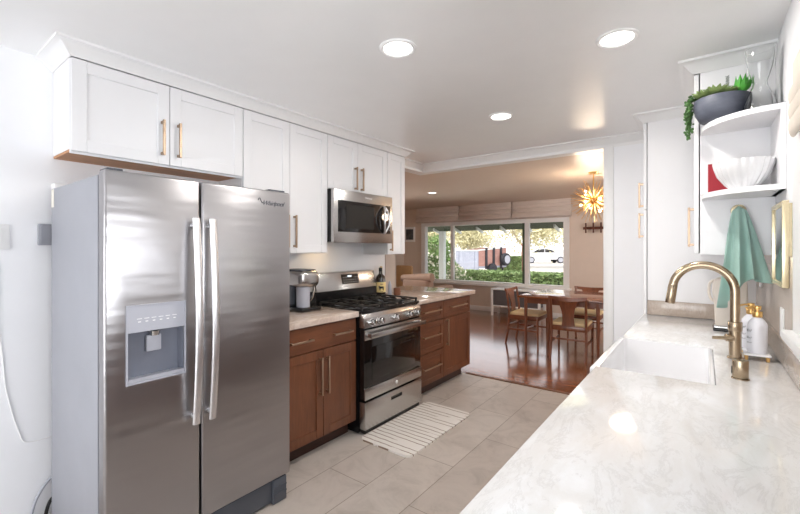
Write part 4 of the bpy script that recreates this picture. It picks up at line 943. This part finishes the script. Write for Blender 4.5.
# peg rack
t = thing('coat_rack', 'dark wooden peg rack on the wall right of the front window', 'coat rack', (-1.5, 8.2, 1.75))
MB().box(-1.84, -1.10, 8.178, 8.1995, 1.725, 1.775, 0.003).build('rail', 'bronze_wood', t)
for k in range(6): MB().box(-1.80 + k * 0.13, -1.775 + k * 0.13, 8.15, 8.178, 1.66, 1.85, 0.004).build('peg', 'bronze_wood', t)
# framed picture on far wall
t = thing('framed_picture', 'small white framed dark photograph on the beige wall left of the front window', 'picture', (-5.88, 8.2, 1.7))
MB().box(-6.03, -5.72, 8.18, 8.1995, 1.53, 1.90, 0.003).build('frame', 'white_plastic', t)
MB().box(-5.985, -5.765, 8.177, 8.181, 1.585, 1.845).build('print', 'photo_dark', t)
# console
t = thing('console_cabinet', 'low white framed console with dark grey panels under the front window', 'console', (-3.05, 7.9, 0))
b = MB().box(-3.50, -2.50, 7.72, 8.08, 0.525, 0.55, 0.004)
for x in (-3.50, -2.54):
    for y in (7.72, 8.04): b.box(x, x + 0.04, y, y + 0.04, 0.0005, 0.525)
b.box(-3.46, -2.54, 7.725, 7.745, 0.19, 0.215).build('frame', 'trim_white', t)
MB().box(-3.46, -2.54, 7.745, 8.03, 0.215, 0.52).build('grey_panel', 'greypanel', t)
# living room seats
t = thing('armchair', 'taupe upholstered armchair with its rolled back to the peninsula', 'armchair', (-4.33, 6.5, 0))
MB().box(-4.66, -4.02, 6.25, 7.0, 0.12, 0.45, 0.05, 3).build('seat', 'taupe', t)
MB().box(-4.64, -4.04, 6.20, 6.42, 0.30, 0.80, 0.06, 3).tube([(-4.68, 6.29, 0.79), (-4.4, 6.28, 0.81), (-4.0, 6.28, 0.83)], [0.07, 0.075, 0.085], 14).build('back', 'taupe', t)
for x in (-4.72, -4.06): MB().box(x, x + 0.12, 6.35, 6.98, 0.15, 0.66, 0.045, 3).build('arm', 'taupe', t)
for x in (-4.62, -4.06):
    for y in (6.30, 6.93): MB().cyl((x, y, 0.0), (x, y, 0.13), 0.016, 0.022, 12).build('leg', 'furn', t)
t = thing('accent_chair', 'tan chair with a rounded upright back in the living room corner', 'chair', (-5.38, 7.45, 0))
MB().box(-5.63, -5.15, 7.30, 7.78, 0.38, 0.48, 0.03, 3).build('seat', 'tan', t)
pts = [(-5.61, 0.46), (-5.17, 0.46), (-5.165, 0.90)] + [(-5.225 + 0.06 * math.cos(a), 0.93 + 0.06 * math.sin(a)) for a in (0.2, 0.7, 1.2)] + [(-5.555 - 0.06 * math.sin(a), 0.93 + 0.06 * math.cos(a)) for a in (0.2, 0.7, 1.2)] + [(-5.615, 0.90)]
MB().prism(pts, 'Y', 7.26, 7.33, 0.012).build('back', 'tan', t)
for x in (-5.60, -5.18):
    for y in (7.32, 7.74): MB().tube([(x, y, 0.0), (x, y, 0.39)], [0.013, 0.02], 10).build('leg', 'furn', t)

# ------------------------------------------------------------------ outside
struct(MB().box(-60, 40, 8.36, 120, -0.3, -0.1), 'ground', 'concrete')
b = MB()
b.prism([(8.36, 2.12), (8.36, 2.20), (9.35, 1.92), (9.35, 1.82)], 'X', -8.0, 0.5)
struct(b, 'roof_eave', 'eave'); b = MB()
for k in range(12):
    x = -7.6 + k * 0.62; b.prism([(9.05, 1.83), (9.05, 1.90), (9.40, 1.80), (9.40, 1.745)], 'X', x, x + 0.04)
struct(b, 'roof_rafters', 'post_white')
struct(MB().box(-5.62, -5.48, 9.15, 9.28, -0.1, 1.82), 'column_porch', 'post_white')

def shell_leaves(b, c, s, n, L, seed, flat=0.35):
    rnd = random.Random(seed)
    for _ in range(n):
        v = Vector((rnd.gauss(0, 1), rnd.gauss(0, 1), rnd.gauss(0, 1))).normalized() * (0.70 + 0.38 * rnd.random())
        p = Vector((c[0] + v.x * s[0], c[1] + v.y * s[1], c[2] + v.z * s[2]))
        d = Vector((rnd.gauss(0, 1), rnd.gauss(0, 1), rnd.gauss(0, 1))).normalized(); e = d.orthogonal().normalized(); l = L * rnd.uniform(0.6, 1.3)
        b.face([p - d * l, p + e * l * flat, p + d * l, p - e * l * flat])
def hedge(name, label, cat, x0, x1, y0, y1, z1, n, L, seed, m='hedge', core='hedge_dark'):
    t = thing(name, label, cat, ((x0 + x1) / 2, (y0 + y1) / 2, -0.1)); rnd = random.Random(seed)
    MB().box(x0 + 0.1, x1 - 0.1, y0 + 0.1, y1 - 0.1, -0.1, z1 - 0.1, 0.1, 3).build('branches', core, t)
    b = MB()
    for _ in range(n):
        p = Vector((rnd.uniform(x0, x1), rnd.uniform(y0, y1), rnd.uniform(-0.05, z1)))
        f_ = rnd.random()
        if f_ < 0.5: p.z = z1 - abs(rnd.gauss(0, 0.05))
        else: p.y = y0 + abs(rnd.gauss(0, 0.05))
        d = Vector((rnd.gauss(0, 1), rnd.gauss(0, 1), rnd.gauss(0, 1))).normalized(); e = d.orthogonal().normalized(); l = L * rnd.uniform(0.6, 1.3)
        b.face([p - d * l, p + e * l * 0.4, p + d * l, p - e * l * 0.4])
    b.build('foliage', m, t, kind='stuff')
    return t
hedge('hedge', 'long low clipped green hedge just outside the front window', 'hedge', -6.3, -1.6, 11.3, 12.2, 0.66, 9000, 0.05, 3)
hedge('shrub', 'bright green square shrub between the trailer and the red post', 'shrub', -10.1, -8.6, 23.2, 24.2, 0.85, 2600, 0.08, 5)
# variegated bush left
t = thing('flowering_bush', 'tall pale-flowered leafy bush behind the white porch post', 'bush', (-6.3, 10.3, -0.1))
MB().tube([(-6.4, 10.35, -0.1), (-6.35, 10.3, 0.6), (-6.4, 10.3, 1.1)], [0.05, 0.035, 0.02], 8).tube([(-5.8, 10.25, -0.1), (-5.85, 10.2, 0.4), (-5.8, 10.2, 0.7)], [0.04, 0.03, 0.02], 8).build('stems', 'bark', t)
b = MB()
for i, (c, s, n) in enumerate((((-6.75, 10.3, 0.75), (0.75, 0.5, 0.85), 3200), ((-6.2, 10.3, 0.5), (0.6, 0.5, 0.6), 2200), ((-5.65, 10.2, 0.30), (0.5, 0.4, 0.42), 1500), ((-6.5, 10.3, 1.25), (0.55, 0.4, 0.5), 1500))): shell_leaves(b, c, s, n, 0.055, 20 + i)
b.build('leaves', 'bushleaf', t, kind='stuff')
b = MB()
for i, (c, s, n) in enumerate((((-6.75, 10.25, 0.7), (0.78, 0.52, 0.85), 900), ((-6.1, 10.3, 0.45), (0.65, 0.5, 0.55), 800), ((-5.65, 10.15, 0.30), (0.5, 0.4, 0.4), 600))): shell_leaves(b, c, s, n, 0.05, 40 + i, 0.6)
b.build('blossoms', 'flower', t, kind='stuff')

# trailer
t = thing('utility_trailer', 'open-top utility trailer with pinkish board sides parked on the driveway', 'trailer', (-9.5, 20.3, -0.1))
TA = math.radians(74); TC = Vector((-9.42, 19.2, -0.1))
tr = Matrix.Translation(TC) @ Matrix.Rotation(TA, 4, 'Z')
def TB(name, m, mb, p=None): return mb.xform(tr).build(name, m, p or t)
TB('bed', 'trailer_grey', MB().box(0.0, 2.3, 0.0, 1.6, 0.42, 0.52))
TB('side_boards', 'trailer_board', MB().prism([(0.03, 0.52), (2.3, 0.52), (2.3, 1.50), (0.03, 1.34)], 'Y', 0.0, 0.04).prism([(0.03, 0.52), (2.3, 0.52), (2.3, 1.50), (0.03, 1.34)], 'Y', 1.56, 1.60).box(2.26, 2.3, 0.04, 1.56, 0.52, 1.50))
TB('rear_panel', 'trailer_grey', MB().box(-0.03, 0.03, -0.02, 1.62, 0.30, 1.32).box(-0.05, -0.03, 0.2, 0.25, 0.30, 1.30).box(-0.05, -0.03, 1.35, 1.40, 0.30, 1.30))
TB('top_rail', 'post_white', MB().box(-0.06, 0.04, -0.04, 1.64, 1.32, 1.38).prism([(0.04, 1.33), (2.32, 1.49), (2.32, 1.55), (0.04, 1.39)], 'Y', -0.03, 0.05))
for x in (0.55, 1.15, 1.75): TB('upright', 'tyre', MB().box(x, x + 0.15, -0.05, -0.001, 0.36, 1.46 + 0.04 * x))
for y in (-0.20, 1.62): TB('wheel', 'tyre', MB().cyl((1.0, y, 0.33), (1.0, y + 0.18, 0.33), 0.33, seg=24, bev=0.03))
sp = TB('spare_wheel', 'tyre', MB().cyl((2.0, -0.30, 0.86), (2.0, -0.06, 0.86), 0.34, seg=28, bev=0.04))
TB('rim', 'lightgrey', MB().cyl((2.0, -0.325, 0.86), (2.0, -0.29, 0.86), 0.22, seg=24), sp)
TB('drawbar', 'tyre', MB().box(2.3, 3.1, 0.74, 0.86, 0.38, 0.48).box(2.95, 3.02, 0.76, 0.84, 0.0, 0.5))

# parked car
t = thing('parked_car', 'white sedan parked across the street beyond the driveway', 'car', (-12.6, 40.2, -0.1))
cm = Matrix.Translation((-12.75, 40.2, -0.1)) @ Matrix.Rotation(math.atan2(0.6025, 0.798), 4, 'Z')
prof = [(-2.25, 0.35), (-2.28, 0.75), (-2.1, 0.95), (-1.5, 1.02), (-0.85, 1.40), (0.1, 1.45), (0.6, 1.36), (1.15, 1.02), (1.95, 0.88), (2.25, 0.68), (2.28, 0.35)]
MB().prism(prof, 'Y', -0.88, 0.88, 0.05).xform(cm).build('body', 'car_white', t)
MB().prism([(-1.25, 1.05), (-0.8, 1.34), (-0.15, 1.39), (-0.15, 1.05)], 'Y', -0.895, -0.875).prism([(-0.08, 1.05), (-0.08, 1.39), (0.5, 1.31), (0.92, 1.05)], 'Y', -0.895, -0.875).xform(cm).build('side_window', 'black_glass', t)
for x in (-1.4, 1.42):
    for y in (-0.90, 0.70):
        w = MB().cyl((x, y, 0.33), (x, y + 0.2, 0.33), 0.33, seg=24, bev=0.03).xform(cm).build('wheel', 'tyre', t)
        if y < 0: MB().cyl((x, y - 0.015, 0.33), (x, y + 0.01, 0.33), 0.23, seg=20).xform(cm).build('hubcap', 'lightgrey', w)
MB().box(2.15, 2.27, -0.8, -0.45, 0.62, 0.76).xform(cm).build('headlight', 'lightgrey', t)
tag(MB().box(-8.27, -7.97, 22.4, 22.7, -0.1, 1.52, 0.01).box(-8.31, -7.93, 22.36, 22.74, 1.52, 1.60, 0.01).build('brick_post', 'brickred'), 'red brick post beside the green shrub at the driveway edge', 'post')

# trees across the street
def tree(x, y, h, cr, seed, label, n):
    t = thing('tree', label, 'tree', (x, y, -0.1), 'trees across the street'); rnd = random.Random(seed); b = MB(); tips = []
    def grow(p, d, L, r, lev):
        q = p + d * L; mid = (p + q) / 2 + Vector((rnd.gauss(0, 0.04), rnd.gauss(0, 0.04), 0)) * L
        b.tube([p, mid, q], [r, r * 0.85, r * 0.65], 7); tips.append(q)
        if lev == 0: return
        for _ in range(3 if lev > 1 else 2):
            nd = (d + Vector((rnd.gauss(0, 0.75), rnd.gauss(0, 0.75), rnd.gauss(0.1, 0.35)))).normalized(); grow(q, nd, L * rnd.uniform(0.6, 0.85), r * 0.6, lev - 1)
    grow(Vector((x, y, -0.1)), Vector((0.05, 0, 1)).normalized(), h * 0.2, 0.17, 4)
    b.build('trunk', 'bark', t)
    b = MB()
    for p in tips[1:]:
        for _ in range(n):
            q = p + Vector((rnd.gauss(0, 0.8), rnd.gauss(0, 0.8), rnd.gauss(0, 0.6)))
            d = Vector((rnd.gauss(0, 1), rnd.gauss(0, 1), rnd.gauss(0, 1))).normalized(); e_ = d.orthogonal().normalized(); l = rnd.uniform(0.07, 0.16)
            b.face([q - d * l, q + e_ * l * 0.5, q + d * l, q - e_ * l * 0.5])
    b.build('crown', 'treeleaf', t, kind='stuff')
tree(-11.2, 30.5, 8.0, 3, 11, 'pale-barked spreading tree beyond the shrub and red post', 55)
tree(-20.9, 40.6, 6.0, 3, 12, 'sparse yellow-green tree rising behind the trailer', 85)
tree(-10.3, 48.0, 7.0, 3, 13, 'distant sparse tree standing behind the white car', 80)
tree(-18.6, 28.5, 6.5, 3, 14, 'sparse yellow-green tree seen through the left window pane', 80)
